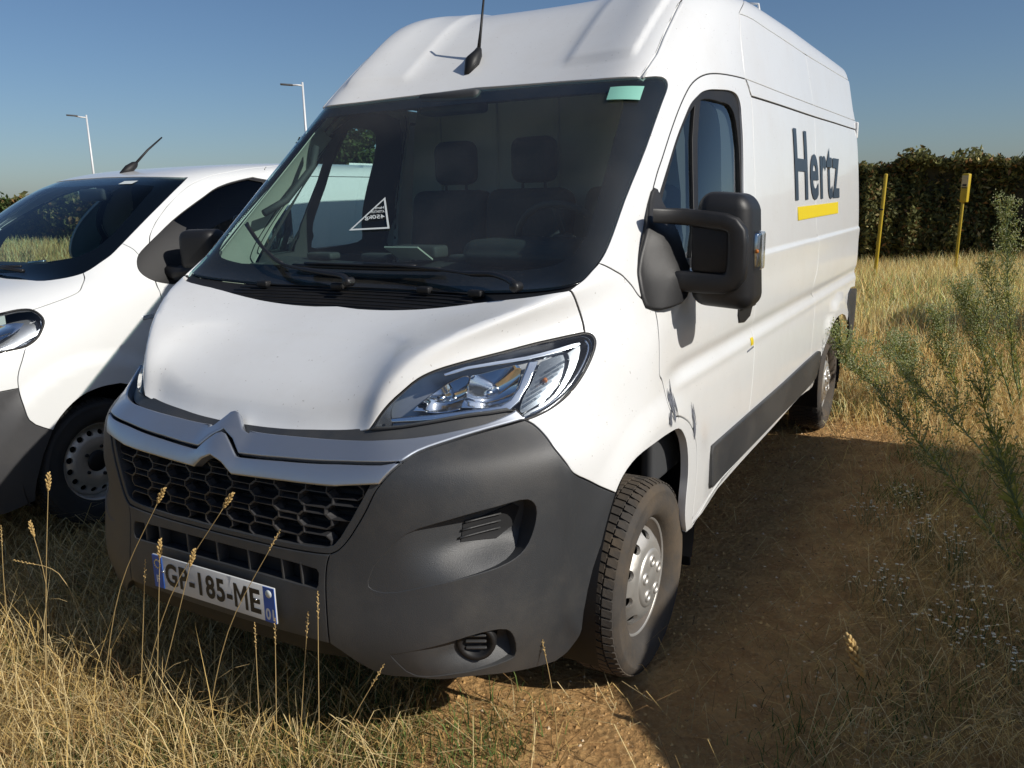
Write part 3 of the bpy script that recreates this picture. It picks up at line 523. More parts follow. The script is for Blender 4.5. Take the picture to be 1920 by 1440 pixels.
EB = {
 'glass_bot': [(1.352, 8.617), (2.771, 8.52), (3.67, 8.407), (4.273, 8.631), (4.645, 8.93)],
 'glass_fend': [(4.645, 8.93), (4.904, 9.486), (5.131, 9.83), (5.221, 10.3)],
 'glass_pil': [(5.221, 10.3), (5.258, 11.235), (5.257, 12.152), (5.052, 12.897), (4.725, 13.35)],
 'glass_top': [(4.725, 13.35), (3.279, 13.425), (0.991, 13.529), (-0.088, 13.586)],
 'pil_fend': [(5.221, 10.3), (6.126, 10.022), (6.642, 9.768)],
 'hood_gap': [(4.645, 8.93), (5.114, 8.508), (5.686, 7.742), (6.015, 7.123), (5.913, 6.749), (5.596, 6.343), (5.303, 6.071)],
 'hl': [(4.56, 5.961), (4.896, 6.123), (5.215, 6.096), (5.633, 5.797), (6.048, 5.339), (6.238, 4.91), (6.307, 4.534), (6.142, 4.301), (5.681, 4.215), (5.385, 4.164)],
 'fend_front': [(6.142, 4.301), (6.302, 3.749), (6.326, 3.276), (6.373, 2.998)],
 'bump_top': [(5.746, 2.984), (6.373, 2.998)],
 'bump_fend': [(6.373, 2.998), (6.451, 2.642), (6.557, 2.359), (7.163, 2.069)],
 'arch': [(7.163, 2.069), (7.42, 2.298), (7.994, 2.592), (8.649, 2.693), (9.125, 2.686)],
 'door_gap': [(6.1, 13.523), (5.736, 12.764), (5.804, 11.764), (6.03, 11.13), (6.428, 10.58), (7.317, 9.731), (8.316, 7.906), (8.987, 6.488), (9.285, 5.651)],
 'sail': [(6.753, 10.295), (6.642, 9.768), (6.903, 9.26), (7.479, 8.578), (8.455, 7.548), (9.094, 7.015)],
 'win': [(6.794, 10.338), (6.931, 11.198), (7.408, 12.15), (7.596, 12.69), (8.474, 13.391)],
 'roof_side': [(-0.8, 14.899), (4.498, 13.442)],
 'roofrail': [(4.725, 13.35), (4.157, 14.117), (4.375, 14.594), (3.675, 15.51)],
}
STALKS= [[(-0.679, -0.222, 0.0), (-0.627, -0.192, 0.44), (-0.574, -0.162, 0.808)], [(-0.527, -0.128, 0.0), (-0.352, -0.117, 0.468), (-0.136, -0.085, 0.806)], [(-0.346, -0.13, 0.0), (-0.117, -0.117, 0.486), (0.151, -0.085, 0.838)], [(-0.033, -0.13, 0.0), (0.124, -0.117, 0.44), (0.32, -0.085, 0.758)], [(-0.249, -0.128, 0.0), (-0.214, -0.106, 0.317), (-0.178, -0.085, 0.634)], [(-0.275, -0.13, 0.0), (-0.154, -0.107, 0.316), (-0.032, -0.085, 0.633)], [(-0.33, -0.128, 0.0), (-0.296, -0.106, 0.274), (-0.262, -0.085, 0.547)], [(-0.994, -0.015, 0.0), (-0.974, -0.003, 0.3), (-0.992, -0.014, 0.518)], [(-1.046, -0.124, 0.0), (-1.032, -0.116, 0.315), (-1.013, -0.105, 0.527)], [(0.439, -0.129, 0.0), (0.444, -0.107, 0.302), (0.449, -0.085, 0.604)], [(0.351, -0.128, 0.0), (0.379, -0.107, 0.267), (0.406, -0.085, 0.535)], [(0.277, -0.128, -0.0), (0.279, -0.107, 0.242), (0.28, -0.085, 0.484)], [(0.498, -0.129, 0.0), (0.553, -0.117, 0.262), (0.649, -0.085, 0.452)], [(0.934, 0.353, 0.0), (0.92, 0.345, 0.221), (0.895, 0.33, 0.398)], [(1.779, 0.69, 0.0), (1.745, 0.67, 0.236), (1.679, 0.632, 0.428)], [(1.798, 0.676, 0.0), (1.783, 0.667, 0.168), (1.761, 0.654, 0.318)], [(1.815, 0.812, 0.0), (1.942, 0.886, 0.093), (2.066, 0.958, 0.16)], [(1.969, 0.721, 0.0), (1.975, 0.724, 0.083), (1.984, 0.729, 0.156)], [(0.219, -0.129, 0.0), (0.208, -0.107, 0.225), (0.198, -0.085, 0.45)], [(-0.774, 0.019, 0.0), (-0.846, -0.023, 0.367), (-0.962, -0.09, 0.417)]]
WEEDS= {'A': [(2.16, 2.35, -0.029), (2.02, 2.645, 0.064), (1.87, 2.901, 0.179), (1.704, 3.143, 0.268), (1.547, 3.377, 0.366), (1.372, 3.606, 0.5), (1.218, 3.83, 0.591), (1.069, 4.05, 0.662)], 'A2': [(2.147, 2.6, 0.156), (1.997, 3.07, 0.272), (1.833, 3.477, 0.345), (1.642, 3.863, 0.423), (1.456, 4.236, 0.501), (1.316, 4.6, 0.572)], 'B': [(2.167, 5.5, 0.102), (2.106, 5.5, 0.319), (2.063, 5.5, 0.596), (2.017, 5.5, 0.908), (1.986, 5.5, 1.177), (1.948, 5.5, 1.473)], 'D1': [(2.19, 2.15, 0.006), (2.13, 2.15, 0.248), (2.056, 2.15, 0.439), (1.997, 2.15, 0.587)], 'D2': [(2.196, 2.3, 0.085), (2.099, 2.3, 0.303), (2.048, 2.3, 0.436), (1.97, 2.3, 0.657)], 'D3': [(2.104, 2.9, 0.095), (2.036, 2.9, 0.355), (1.951, 2.9, 0.557), (1.904, 2.9, 0.71)], 'E1': [(1.804, 5.0, -0.002), (1.747, 5.0, 0.267), (1.664, 5.0, 0.453), (1.609, 5.0, 0.718)], 'E2': [(1.995, 5.3, 0.048), (1.938, 5.3, 0.303), (1.867, 5.3, 0.535), (1.721, 5.3, 0.84)], 'E3': [(1.545, 4.8, -0.022), (1.51, 4.8, 0.208), (1.445, 4.8, 0.395), (1.399, 4.8, 0.545)], 'B2': [(2.126, 5.2, 0.085), (2.037, 5.2, 0.33), (1.917, 5.2, 0.554), (1.834, 5.2, 0.742), (1.719, 5.2, 0.909)], 'C': [(2.179, 5.6, 0.102), (2.094, 5.6, 0.462), (1.965, 5.6, 0.736), (1.867, 5.6, 1.051)]}
FLOW= [(1.74, 2.4), (1.89, 2.23), (1.98, 1.9), (1.63, 3.02), (1.51, 2.71), (2.02, 1.57), (1.86, 1.66), (1.65, 1.89), (2.07, 2.84), (2.1, 1.39)]
GREEN= [(1.62, 3.19), (1.78, 1.05), (1.89, 1.24), (1.55, 0.81), (2.02, 1.78), (1.05, 4.98), (1.67, 3.95), (1.03, 6.73), (0.39, 0.16), (0.0, 0.24), (0.16, 0.22), (0.7, 0.29)]

# ------------------------------------------------------------------ the big delivery van
def ss(a, b, x): u = np.clip((x-a)/(b-a), 0, 1); return u*u*(3-2*u)
def vtail(z, f, sx):
    ym = f[-1][1]; yr = 5.27-(max(0, z-2.3)**2)*1.2
    return [(sx-(sx-f[-1][0])*.3, ym+.45), (sx, ym+.45+(3.3-ym)*.5), (sx, 3.65), (sx, 4.5), (sx-.003, yr-.12), (sx-.03, yr), (sx*.8, yr+.06), (0, yr+.09)]
S = Surf(ROWS, vtail)
def vdisp(P):
    x, y, z = np.abs(P[..., 0]), P[..., 1], P[..., 2]; sm = (x > .8)
    r1 = np.hypot(y-.948, z-.335); r2 = np.hypot(y-4.398, z-.335)
    h = .017*(1-ss(.555, .66, r1))*ss(.40, .62, y)+.022*(1-ss(.55, .64, r2))
    h = h+.011*(1-ss(1.345, 1.372, z))*np.clip((z-1.10)/.24, 0, 1)*ss(1.0, 1.25, y)
    h = h-.013*np.exp(-((z-1.035)/.032)**2)*ss(.95, 1.2, y)+.004*np.exp(-((z-.985)/.02)**2)*ss(.95, 1.2, y)
    return h*sm
S.disp = vdisp
van = empty('delivery_van', (0, 0, 0), 0, 'large white high-roof panel van with dark grey bumper, parked nearest the camera', 'van')
def pt(kt, off=0): return S.pos(np.array([kt[0]]), np.array([kt[1]]), off)[0]
sp_ = {k: spline(v, 3) for k, v in B.items()}
fr, sd = S.fr, S.sd
z0 = lambda p: (0.0, p[1])
# --- hood
def hdisp(P):
    x, y = np.abs(P[..., 0]), P[..., 1]; d = y-(.092+.035*ss(.2, .47, x))
    e = y-(.40-.10*ss(.3, .6, x)); z = P[..., 2]
    xc = np.interp(z, (1.0, 1.06, 1.10, 1.18, 1.24, 1.27, 1.30, 1.32, 1.35), (.468, .48, .50, .54, .61, .65, .73, .78, .83)); rdg = .005*np.exp(-np.abs(x-xc)/.045)*ss(1.05, 1.16, z)*(1-ss(1.31, 1.36, z))
    return rdg-.013*(1-ss(0, .065, d))*(1-ss(.40, .50, x))-.004*(1-ss(-.02, .02, e))*(1-ss(.42, .5, x))
hf = [fr(0, .985)]+spline([fr(.1, .986), fr(.19, .989), fr(.28, .995), fr(.37, 1.001), fr(.43, 1.007), B['hl_top'][0]], 3)
hr_ = [fr(0, 1.282)]+sp_['hood_rear'][1:]
panel(S, 'hood', symloop(hf, sp_['hl_top'], sp_['hood_fend'], rev(hr_)), WHITE, van, disp=hdisp, dk=.2, dt=.2, gap=.004, thick=.03)
# --- cowl below the windscreen
gb = [(0.0, B['glass_bot'][0][1])]+sp_['glass_bot'][1:]
gf = B['glass_fend'][:3]
cowl = panel(S, 'cowl', symloop(hr_, gf, rev(gb)), BLACK, van, off=-.016, thick=.03, gap=.0)
for i in range(6):
    zz = 1.293+.009*i; x1 = .56-.012*i; pts = [S.pos(*np.array(fr(x, zz)), -.006) for x in np.linspace(-x1, x1, 13)]
    MB().tube(pts, .0035, 5, flat=.8).build('slat', BLACK, cowl)
for x in (-.42, -.08, .3, .52):
    p = S.pos(*np.array(fr(x, 1.336)), 0); MB().bevbox(p, (.05, .03, .022), .006).build('clip', BLACK, cowl)
# --- windscreen and its dark border
gl = symloop(gb, B['glass_fend'][2:], sp_['glass_pil'], [B['glass_pil'][-1]], spline([B['glass_top'][0], B['glass_top'][1], B['glass_top'][2], fr(0, 2.066)], 3))
ws = panel(S, 'windscreen', gl, GLS, van, off=-.004, thick=.006, gap=.0015, bev=.001)
hole = symloop([fr(0, 1.405), fr(.35, 1.405), fr(.62, 1.41), fr(.74, 1.43), fr(.79, 1.465), fr(.806, 1.52), fr(.795, 1.62), fr(.765, 1.8), fr(.742, 1.94), fr(.725, 1.98), fr(.68, 1.995), fr(.4, 2.01), fr(0, 2.016)])
panel(S, 'windscreen_border', gl, FRIT, ws, holes=[hole], off=-.012, thick=.004, gap=.001, bev=.001)
# --- roof front, channels, shoulders, roof
def rdisp(P):
    x, z, y = np.abs(P[..., 0]), P[..., 2], P[..., 1]
    return .013*ss(.35, .40, x)*(1-ss(.68, .71, x))*ss(2.115, 2.16, z)*(1-ss(1.9, 2.3, y)*0)
TM = S.NR-1.02
ch = [B['roofch'][0], fr(.765, 2.13), fr(.758, 2.2), fr(.75, 2.29)]
ch = spline(ch+[B['roofch'][-1]], 2)+[(ch[-1][0]+.55, 20.6), (ch[-1][0]+.75, 21.8), (ch[-1][0]+.85, TM)]
gt_ = [fr(0, 2.072)]+rev(spline([B['glass_top'][0], B['glass_top'][1], B['glass_top'][2]], 3))
panel(S, 'roof_front', symloop(gt_, ch), WHITE, van, disp=rdisp, dk=.12, dt=.12, gap=.004, thick=.025)
for sgn in (1, -1):
    pts = [S.pos(*np.array((sgn*k+sgn*.10, t)), -.002) for k, t in ch[:-3]]
    MB().tube(pts, .006, 6).build('roof_channel_trim', WHITE, van)
    MB().tube([S.pos(*np.array((sgn*k, t)), -.020) for k, t in ch[:-3]], .016, 6).build('roof_channel', WHITE, van)
yB = B['rail_up'][0]
seamB = [yB, sd(2.22, 2.2), sd(2.25, 2.3), B['roof_line'][0]]
seamB = spline(seamB, 3)+[(seamB[-1][0]+.1, 20.5), (seamB[-1][0]+.15, TM)]
top_in = [(seamB[-1][0], TM), (ch[-1][0], TM)]
panel(S, 'cab_side_frame', loopof(rev(ch), rev(sp_['glass_pil']), sp_['pil_fend'], sp_['door_top'], seamB, top_in), WHITE, van, flip=True, gap=.0022, thick=.02, dk=.2, dt=.25)
rl = sp_['roof_line']; re = [sd(5.17, 2.4), sd(5.18, 2.3), sd(5.2, 2.2), B['rail_up'][-1]]
kR = S.NC-1.05
panel(S, 'roof_side', loopof(seamB[-1:]+rev(seamB[:-1])[:2], rl, [(rl[-1][0], 20.5), (rl[-1][0], TM)]), WHITE, van, flip=True, gap=.0015, dk=.5, dt=.3)
mid = [B['rear_seam_up'][i] for i in (2, 3, 4)]
jm = min(range(len(rl)), key=lambda i: abs(rl[i][0]-mid[0][0]))
panel(S, 'upper_side_panel', loopof(seamB[:4*3-2], rl[1:jm+1], mid, rev(sp_['rail_up'][:7])), WHITE, van, flip=True, gap=.0022, dk=.5, dt=.3)
panel(S, 'upper_side_panel', loopof(rl[jm:], re, rev(sp_['rail_up'])[:7], rev(mid)), WHITE, van, flip=True, gap=.0022, dk=.5, dt=.3)
MB().add([(-.66, 2.4, 2.514), (.66, 2.4, 2.514), (.66, 5.2, 2.505), (-.66, 5.2, 2.505)], [(0, 1, 2, 3)]).build('roof_panel', WHITE, van)
# --- antenna on the roof front
ab = S.pos(*np.array(fr(-.10, 2.185)), 0)
m_ = MB(); m_.tube([ab+np.array((0, -.055, -.045)), ab+np.array((0, -.01, .012)), ab+np.array((0, .035, .05)), ab+np.array((0, .05, .075))], [.012, .033, .022, .012], 10)
ant = m_.build('roof_antenna', BLACK, van)
MB().tube([ab+np.array((0, .045, .065)), ab+np.array((.005, .06, .15)), ab+np.array((.012, .085, .30))], [.0085, .006, .0045], 8).build('whip', BLACK, ant)
# --- fenders
fender = panel(S, 'fender', loopof(sp_['hood_fend'], sp_['glass_fend'], sp_['pil_fend'], sp_['door_front_low'], sp_['door_arch'], [B['arch_open'][-1]], rev(sp_['arch_open']), rev(sp_['bump_fend']), rev(sp_['hl_out'])), WHITE, van, flip=True, gap=.003, dk=.15, dt=.15, thick=.03)
# --- doors with window opening
win = spline(B['win'][:14], 3)[:-1]+[sd(2.04, 1.5), sd(2.0, 1.42), sd(1.93, 1.385), sd(1.6, 1.375), sd(1.25, 1.37), sd(1.09, 1.375), sd(1.045, 1.41), sd(1.07, 1.475), sd(1.19, 1.62)]
dbot = [sd(1.5, .46), sd(2.0, .47)]
dloop = loopof(sp_['door_front_low'], sp_['door_arch'][:-2], dbot, rev(sp_['door_rear'][:-2]), rev(sp_['door_top']))
doors = panel(S, 'door', dloop, WHITE, van, holes=[win], flip=True, gap=.0032, gaph=0.0, dk=.15, dt=.15, thick=.03)
def shrink(loop, f):
    A = np.array(loop); c = A.mean(0); return [tuple(q) for q in c+(A-c)*f]
win_in = [sd(1.34, 1.725), sd(1.44, 1.815), sd(1.54, 1.895), sd(1.61, 1.942), sd(1.69, 1.978), sd(1.77, 1.988), sd(1.87, 1.985), sd(1.97, 1.98), sd(2.02, 1.95), sd(2.04, 1.88), sd(2.03, 1.74), sd(2.0, 1.56), sd(1.975, 1.47), sd(1.92, 1.42), sd(1.6, 1.41), sd(1.26, 1.405), sd(1.16, 1.41), sd(1.09, 1.43), sd(1.11, 1.475), sd(1.21, 1.60)]
win_in = spline(win_in+win_in[:1], 2)[:-1]
for i, d in enumerate(doors):
    fl = [1, -1][i]
    def one(name, lp, m, **kw):
        lp2 = lp if fl > 0 else mir(lp); hs = [h if fl > 0 else mir(h) for h in kw.pop('holes', [])]
        return panel(S, name, lp2, m, d, holes=hs, **kw)
    one('window_seal', win, BLACK, holes=[win_in], off=-.010, gap=0, thick=.03)
    one('window_glass', win_in, GLS_SIDE, off=-.022, gap=0, thick=.004, bev=.001)
    dvl = [(1.345, 1.385), (1.405, 1.50), (1.467, 1.64), (1.557, 1.827), (1.66, 1.985)]; dvr = [(y+.042, z) for y, z in dvl]
    dv = spline([sd(*q) for q in dvl], 2)+rev(spline([sd(*q) for q in dvr], 2))
    one('window_divider', dv, BLACK, off=-.012, gap=0, thick=.02)
    hl_ = [sd(1.87, 1.185), sd(2.09, 1.18), sd(2.1, 1.15), sd(2.06, 1.10), sd(1.98, 1.085), sd(1.89, 1.095), sd(1.865, 1.13)]
    h_ = one('handle', hl_, BLACK, off=.006, gap=0, thick=.02, bev=.004)
    one('handle_grip', [sd(1.88, 1.172), sd(2.085, 1.168), sd(2.085, 1.145), sd(1.88, 1.15)], BLACK, off=.022, gap=0, thick=.02, bev=.006)
# --- side of the load bay
rs = sp_['rear_seam']; dr = sp_['door_rear']
iR = 3
side_bot = [sd(2.6, .475), sd(3.1, .475), sd(3.40, .475)]
MU = spline([sd(1.52, .66), sd(2.1, .66), sd(2.8, .66), sd(3.715, .668), sd(3.79, .655), sd(3.8, .64), sd(3.755, .53), sd(3.7, .495), sd(3.4, .483), sd(2.7, .483), sd(2.0, .48), sd(1.54, .485), sd(1.505, .51)], 2)
panel(S, 'side_panel', loopof(sp_['rail_low'][:7], rs[iR:-2], rev(side_bot), rev(dr[4:-2])), WHITE, van, flip=True, gap=.003, dk=.3, dt=.2)
arch_b = [sd(4.47, .80), sd(4.6, .775), sd(4.73, .70)]
quart = loopof(sp_['rail_low'][6:], spline(B['rear_edge'], 2)[1:-2], [sd(5.15, .92), sd(4.95, .93), sd(4.83, .90), sd(4.80, .83), sd(4.72, .72)], [sd(4.6, .775)], rev(sp_['rear_arch']), [sd(3.72, .475), sd(3.45, .475)], rev(rs[iR:-2]))
panel(S, 'rear_quarter_panel', quart, WHITE, van, flip=True, gap=.003, dk=.2, dt=.15)
panel(S, 'drip_rail', loopof(sp_['rail_up'], [sd(5.22, 2.09), B['rail_low'][-1]], rev(sp_['rail_low'])), WHITE, van, flip=True, gap=.004, dk=.5, dt=.2, off=.004)
panel(S, 'sill', loopof([B['arch_open'][-1]], sp_['sill_bot'], [sd(3.72, .47), sd(3.4, .47), sd(2.6, .47), sd(2.0, .465), sd(1.5, .455)], [B['door_arch'][-1]]), WHITE, van, flip=True, gap=.0015, dk=.3, dt=.1)
for nm, lp in (('side_moulding', [q for q in MU]),):
    panel(S, nm, loopof(lp), PLAST, van, flip=True, off=.016, gap=0, bev=.006, thick=.03, dk=.4, dt=.1)
panel(S, 'rear_bumper_corner', loopof([sd(4.83, .90), sd(4.95, .925), sd(5.2, .90), sd(5.2, .6), sd(5.2, .4), sd(4.95, .38), sd(4.88, .52), sd(4.80, .68), sd(4.74, .72), sd(4.80, .83)]), PLAST, van, flip=True, off=.008, gap=0, dk=.2, dt=.15)
# end of the body
MB().add([(-.86, 5.25, .4), (.86, 5.25, .4), (.86, 5.25, 2.44), (-.86, 5.25, 2.44)], [(0, 1, 2, 3)]).build('rear_doors', WHITE, van)
for s_ in (1, -1):
    MB().bevbox((s_*.93, 5.262, 2.06), (.05, .03, .12), .012).build('rear_hinge', WHITE, van)
# roof ladder bracket peeking over the roof edge
MB().tube([(.78, 3.0, 2.46), (.76, 3.0, 2.56), (.70, 3.0, 2.57)], .006, 6).build('roof_bracket', WHITE, van)
# --- bumper
seam = sp_['seam']
duct, fogl = spline(B['duct']+B['duct'][:1], 3)[:-1], spline(B['fog']+B['fog'][:1], 3)[:-1]
def bdisp(P):
    x, y, z = np.abs(P[..., 0]), P[..., 1], P[..., 2]
    return .005*np.exp(-((x-.942-.02*(z-.6))/.008)**2)*(y < .6)+.006*ss(.83, .87, z)*(1-ss(.87, .93, z))*0
bump = panel(S, 'bumper_corner', loopof(sp_['bar_low'], sp_['bump_fend'], sp_['bump_arch'], sp_['bump_bot'], seam, sp_['grille_r'], sp_['bar_end']), PLAST, van, holes=[duct, fogl], flip=True, gap=.002, dk=.12, dt=.12, thick=.085, disp=bdisp, gaph=-.001, maxseg=.12)
def ductdisp(P):
    x, z = np.abs(P[..., 0]), P[..., 2]; return -.002-.072*ss(.60, .84, x)*ss(.615, .73, z)
def fogdisp(P):
    x, z = np.abs(P[..., 0]), P[..., 2]; return -.002-.054*ss(.64, .81, x)*ss(.335, .41, z)
for i, bo in enumerate(bump):
    fl = [1, -1][i]; mm = (lambda l: l) if fl > 0 else mir
    panel(S, 'air_duct', mm(duct), PLAST, bo, disp=ductdisp, gap=-.006, bev=.001, dk=.1, dt=.1, maxseg=.12)
    dh = [fr(.765, .765), fr(.87, .80), fr(.885, .785), fr(.873, .735), fr(.84, .71), fr(.76, .718)]
    vent = panel(S, 'duct_vent', mm(dh), MATTE, bo, disp=lambda P: ductdisp(P)+.004, gap=0, thick=.004, bev=.001, dk=.1, dt=.1)
    for q in range(3):
        z_ = .732+q*.02; pts = [S.pos(np.array([fl*k]), np.array([t]), 0, ductdisp)[0]+np.array((0, -.016, 0)) for k, t in (fr(x, z_+.02*(x-.76)/.1*.4) for x in np.linspace(.765+.006*q, .855, 5))]
        MB().tube(pts, .0045, 5, flat=.6).build('vent_slat', PLAST, vent)
    panel(S, 'fog_recess', mm(fogl), PLAST, bo, disp=fogdisp, gap=-.006, bev=.001, dk=.1, dt=.1, maxseg=.12)
    c = S.pos(np.array([fl*fr(.80, .425)[0]]), np.array([fr(.80, .425)[1]]), 0, fogdisp)[0]; ax = Vector((fl*.45, -.86, -.05)).normalized()
    R = Vector((0, 1, 0)).rotation_difference(-ax).to_matrix()
    f_ = MB(); f_.lathe([(.0, -.006), (.034, -.008), (.040, -.02), (.052, -.026), (.056, -.012), (.056, .05)], axis='y', n=28)
    f_.v = [tuple(R @ Vector(p)+Vector(c)+ax*.012) for p in f_.v]; fg = f_.build('fog_lamp_blank', BLACK, bo)
    for q in (-.016, .004, .022):
        b_ = MB(); b_.bevbox((0, -.022, q), (.058, .01, .007), .003); b_.v = [tuple(R @ Vector(p)+Vector(c)+ax*.008) for p in b_.v]; b_.build('blank_rib', PLAST, fg)
cb = [fr(0, .43), fr(.1, .43), fr(.2, .432), fr(.32, .437)]+[B['seam'][0]]
gbm = [fr(0, .682), fr(.2, .683), fr(.34, .687), B['seam'][-1]]
slot = symloop([fr(0, .592), fr(.2, .592), fr(.33, .590), fr(.385, .590), fr(.392, .60), fr(.393, .635), fr(.385, .646), fr(.33, .65), fr(.2, .653), fr(0, .654)])
cbp = panel(S, 'bumper_centre', symloop(cb, seam, rev(gbm)), PLAST, van, holes=[slot], gap=.002, thick=.04, gaph=-.001, dk=.2, dt=.12)
panel(S, 'slot_backing', slot, MATTE, cbp, off=-.045, gap=-.01, thick=.002, bev=.0005)
for x in (-.33, -.26, -.13, 0, .13, .26, .33):
    p = S.pos(*np.array(fr(x, .622)), 0); MB().bevbox(p+np.array((0, .026, 0)), (.008, .045, .07), .002, seg=1).build('slot_divider', PLAST, cbp)
lip = symloop([fr(0, .43), fr(.2, .432), fr(.42, .44), fr(.47, .415), fr(.52, .38), fr(.38, .375), fr(0, .372)])
panel(S, 'bumper_lip', lip, BLACK, van, off=-.022, gap=-.004, thick=.05)
# --- grille
bb = [fr(0, .88), fr(.27, .885), fr(.44, .89)]
gtop = [fr(0, .895), fr(.27, .897), fr(.44, .90), B['grille_r'][-1]]
gloop = symloop(gbm, sp_['grille_r'], rev(gtop))
gin = symloop([fr(0, .698), fr(.2, .699), fr(.34, .703), fr(.41, .707), fr(.435, .716), fr(.455, .74), fr(.485, .79), fr(.515, .845), fr(.54, .895), fr(.27, .893), fr(0, .892)])
gr = panel(S, 'grille', gloop, PLAST, van, holes=[gin], off=-.004, gap=.001, thick=.05, gaph=-.0005)
panel(S, 'grille_backing', gin, MATTE, gr, off=-.055, gap=-.02, thick=.002, bev=.0005)
GX = np.linspace(0, .60, 13); GZ = (.69, .80, .90); GY = [[S.pos(*np.array(fr(x, z)), 0)[1] for x in GX] for z in GZ]
def fy(x, z):
    a = [np.interp(abs(x), GX, g) for g in GY]; return float(np.interp(z, GZ, a))
hb = MB(); cw, chh, px_, pz_ = .114, .040, .182, .0292
rowi = 0; zc = .716
def inside(x, z): return abs(x) < np.interp(z, (.70, .72, .80, .90), (.41, .43, .485, .535))
while zc < .905:
    for c_ in range(-6, 7):
        xc = c_*px_*1.0+(px_/2 if rowi % 2 else 0)
        if not (inside(xc, zc)): continue
        # chevron cut-out area stays
        ri = [(-cw/2, -.35*chh), (-cw/2+.014, -chh/2), (cw/2-.014, -chh/2), (cw/2, -.35*chh), (cw/2, .35*chh), (cw/2-.014, chh/2), (-cw/2+.014, chh/2), (-cw/2, .35*chh)]
        ri = [(-cw*.36, -chh/2), (cw*.36, -chh/2), (cw/2, -chh*.2), (cw/2, chh*.2), (cw*.36, chh/2), (-cw*.36, chh/2), (-cw/2, chh*.2), (-cw/2, -chh*.2)]
        lim = lambda x, z: np.clip(x, -np.interp(z, (.70, .72, .80, .90), (.425, .445, .50, .55)), np.interp(z, (.70, .72, .80, .90), (.425, .445, .50, .55)))
        V = []
        for sc_, dy in ((1.14, -.034), (1.03, -.012), (.955, -.012), (.90, -.055)):
            for x, z in ri:
                X = float(lim(xc+x*(sc_ if sc_ < 1 else 1+(sc_-1)*.6), zc)); Z = zc+z*(sc_ if sc_ < 1 else 1+(sc_-1)*2.2); V.append((X, fy(X, Z)-dy, Z))
        F = []
        for l in range(3):
            for k in range(8): F.append((l*8+k, l*8+(k+1) % 8, (l+1)*8+(k+1) % 8, (l+1)*8+k))
        hb.add(V, F)
        hb.add([(lim(xc-.4*cw, zc), fy(xc-.4*cw, zc)+.03, zc+.002), (lim(xc+.4*cw, zc), fy(xc+.4*cw, zc)+.03, zc+.002), (lim(xc+.4*cw, zc), fy(xc+.4*cw, zc)+.05, zc-.006), (lim(xc-.4*cw, zc), fy(xc-.4*cw, zc)+.05, zc-.006)], [(0, 1, 2, 3)])
    rowi += 1; zc += pz_
hb.build('honeycomb', GRILLE, gr)
# --- silver bars that fold into the two chevrons
def cdisp(P):
    x = np.abs(P[..., 0]); return .012+.020*np.clip(1-x/.09, 0, 1)*(x < .09)
ub = symloop([fr(0, .962)]+[fr(.045, .948), fr(.085, .922), fr(.098, .922)]+[fr(.17, .924), fr(.25, .928), fr(.42, .936), fr(.54, .944), B['bar_low'][0]], sp_['bar_low'], [B['hl_bot'][1]], rev(sp_['bar_top'])[1:-1], [fr(.085, .967), fr(.06, .972), fr(.035, .99), fr(.014, 1.006), fr(0, 1.008)])
panel(S, 'silver_bar', ub, SILVER, van, disp=cdisp, gap=.001, thick=.03, bev=.005, dk=.12, dt=.1, maxseg=.1)
lb = symloop([fr(0, .905)]+[fr(.04, .894), fr(.078, .868), fr(.1, .868)]+[fr(.27, .874), fr(.44, .879), B['grille_r'][-1]], sp_['bar_end'], [fr(.56, .939), fr(.42, .930), fr(.25, .921), fr(.17, .917), fr(.10, .914), fr(.083, .915), fr(.048, .938), fr(.017, .954), fr(0, .956)])
panel(S, 'silver_bar', lb, SILVER, van, disp=cdisp, gap=.001, thick=.03, bev=.005, dk=.12, dt=.1, maxseg=.1)
panel(S, 'bar_shadow_gap', symloop([fr(0, .90), fr(.3, .90), fr(.54, .92), fr(.58, .945), fr(.3, .945), fr(0, .96)]), MATTE, van, off=-.03, gap=0, thick=.002, bev=.0005)
st = symloop([fr(0, .968), fr(.2, .972), fr(.4, .985), fr(.5, 1.0), fr(.62, 1.005), fr(.74, 1.022), B['hl_bot'][1]], sp_['hl_bot'][3:], rev(hf)[1:])
panel(S, 'grille_top_strip', st, PLAST, van, off=-.012, gap=-.012, thick=.03)
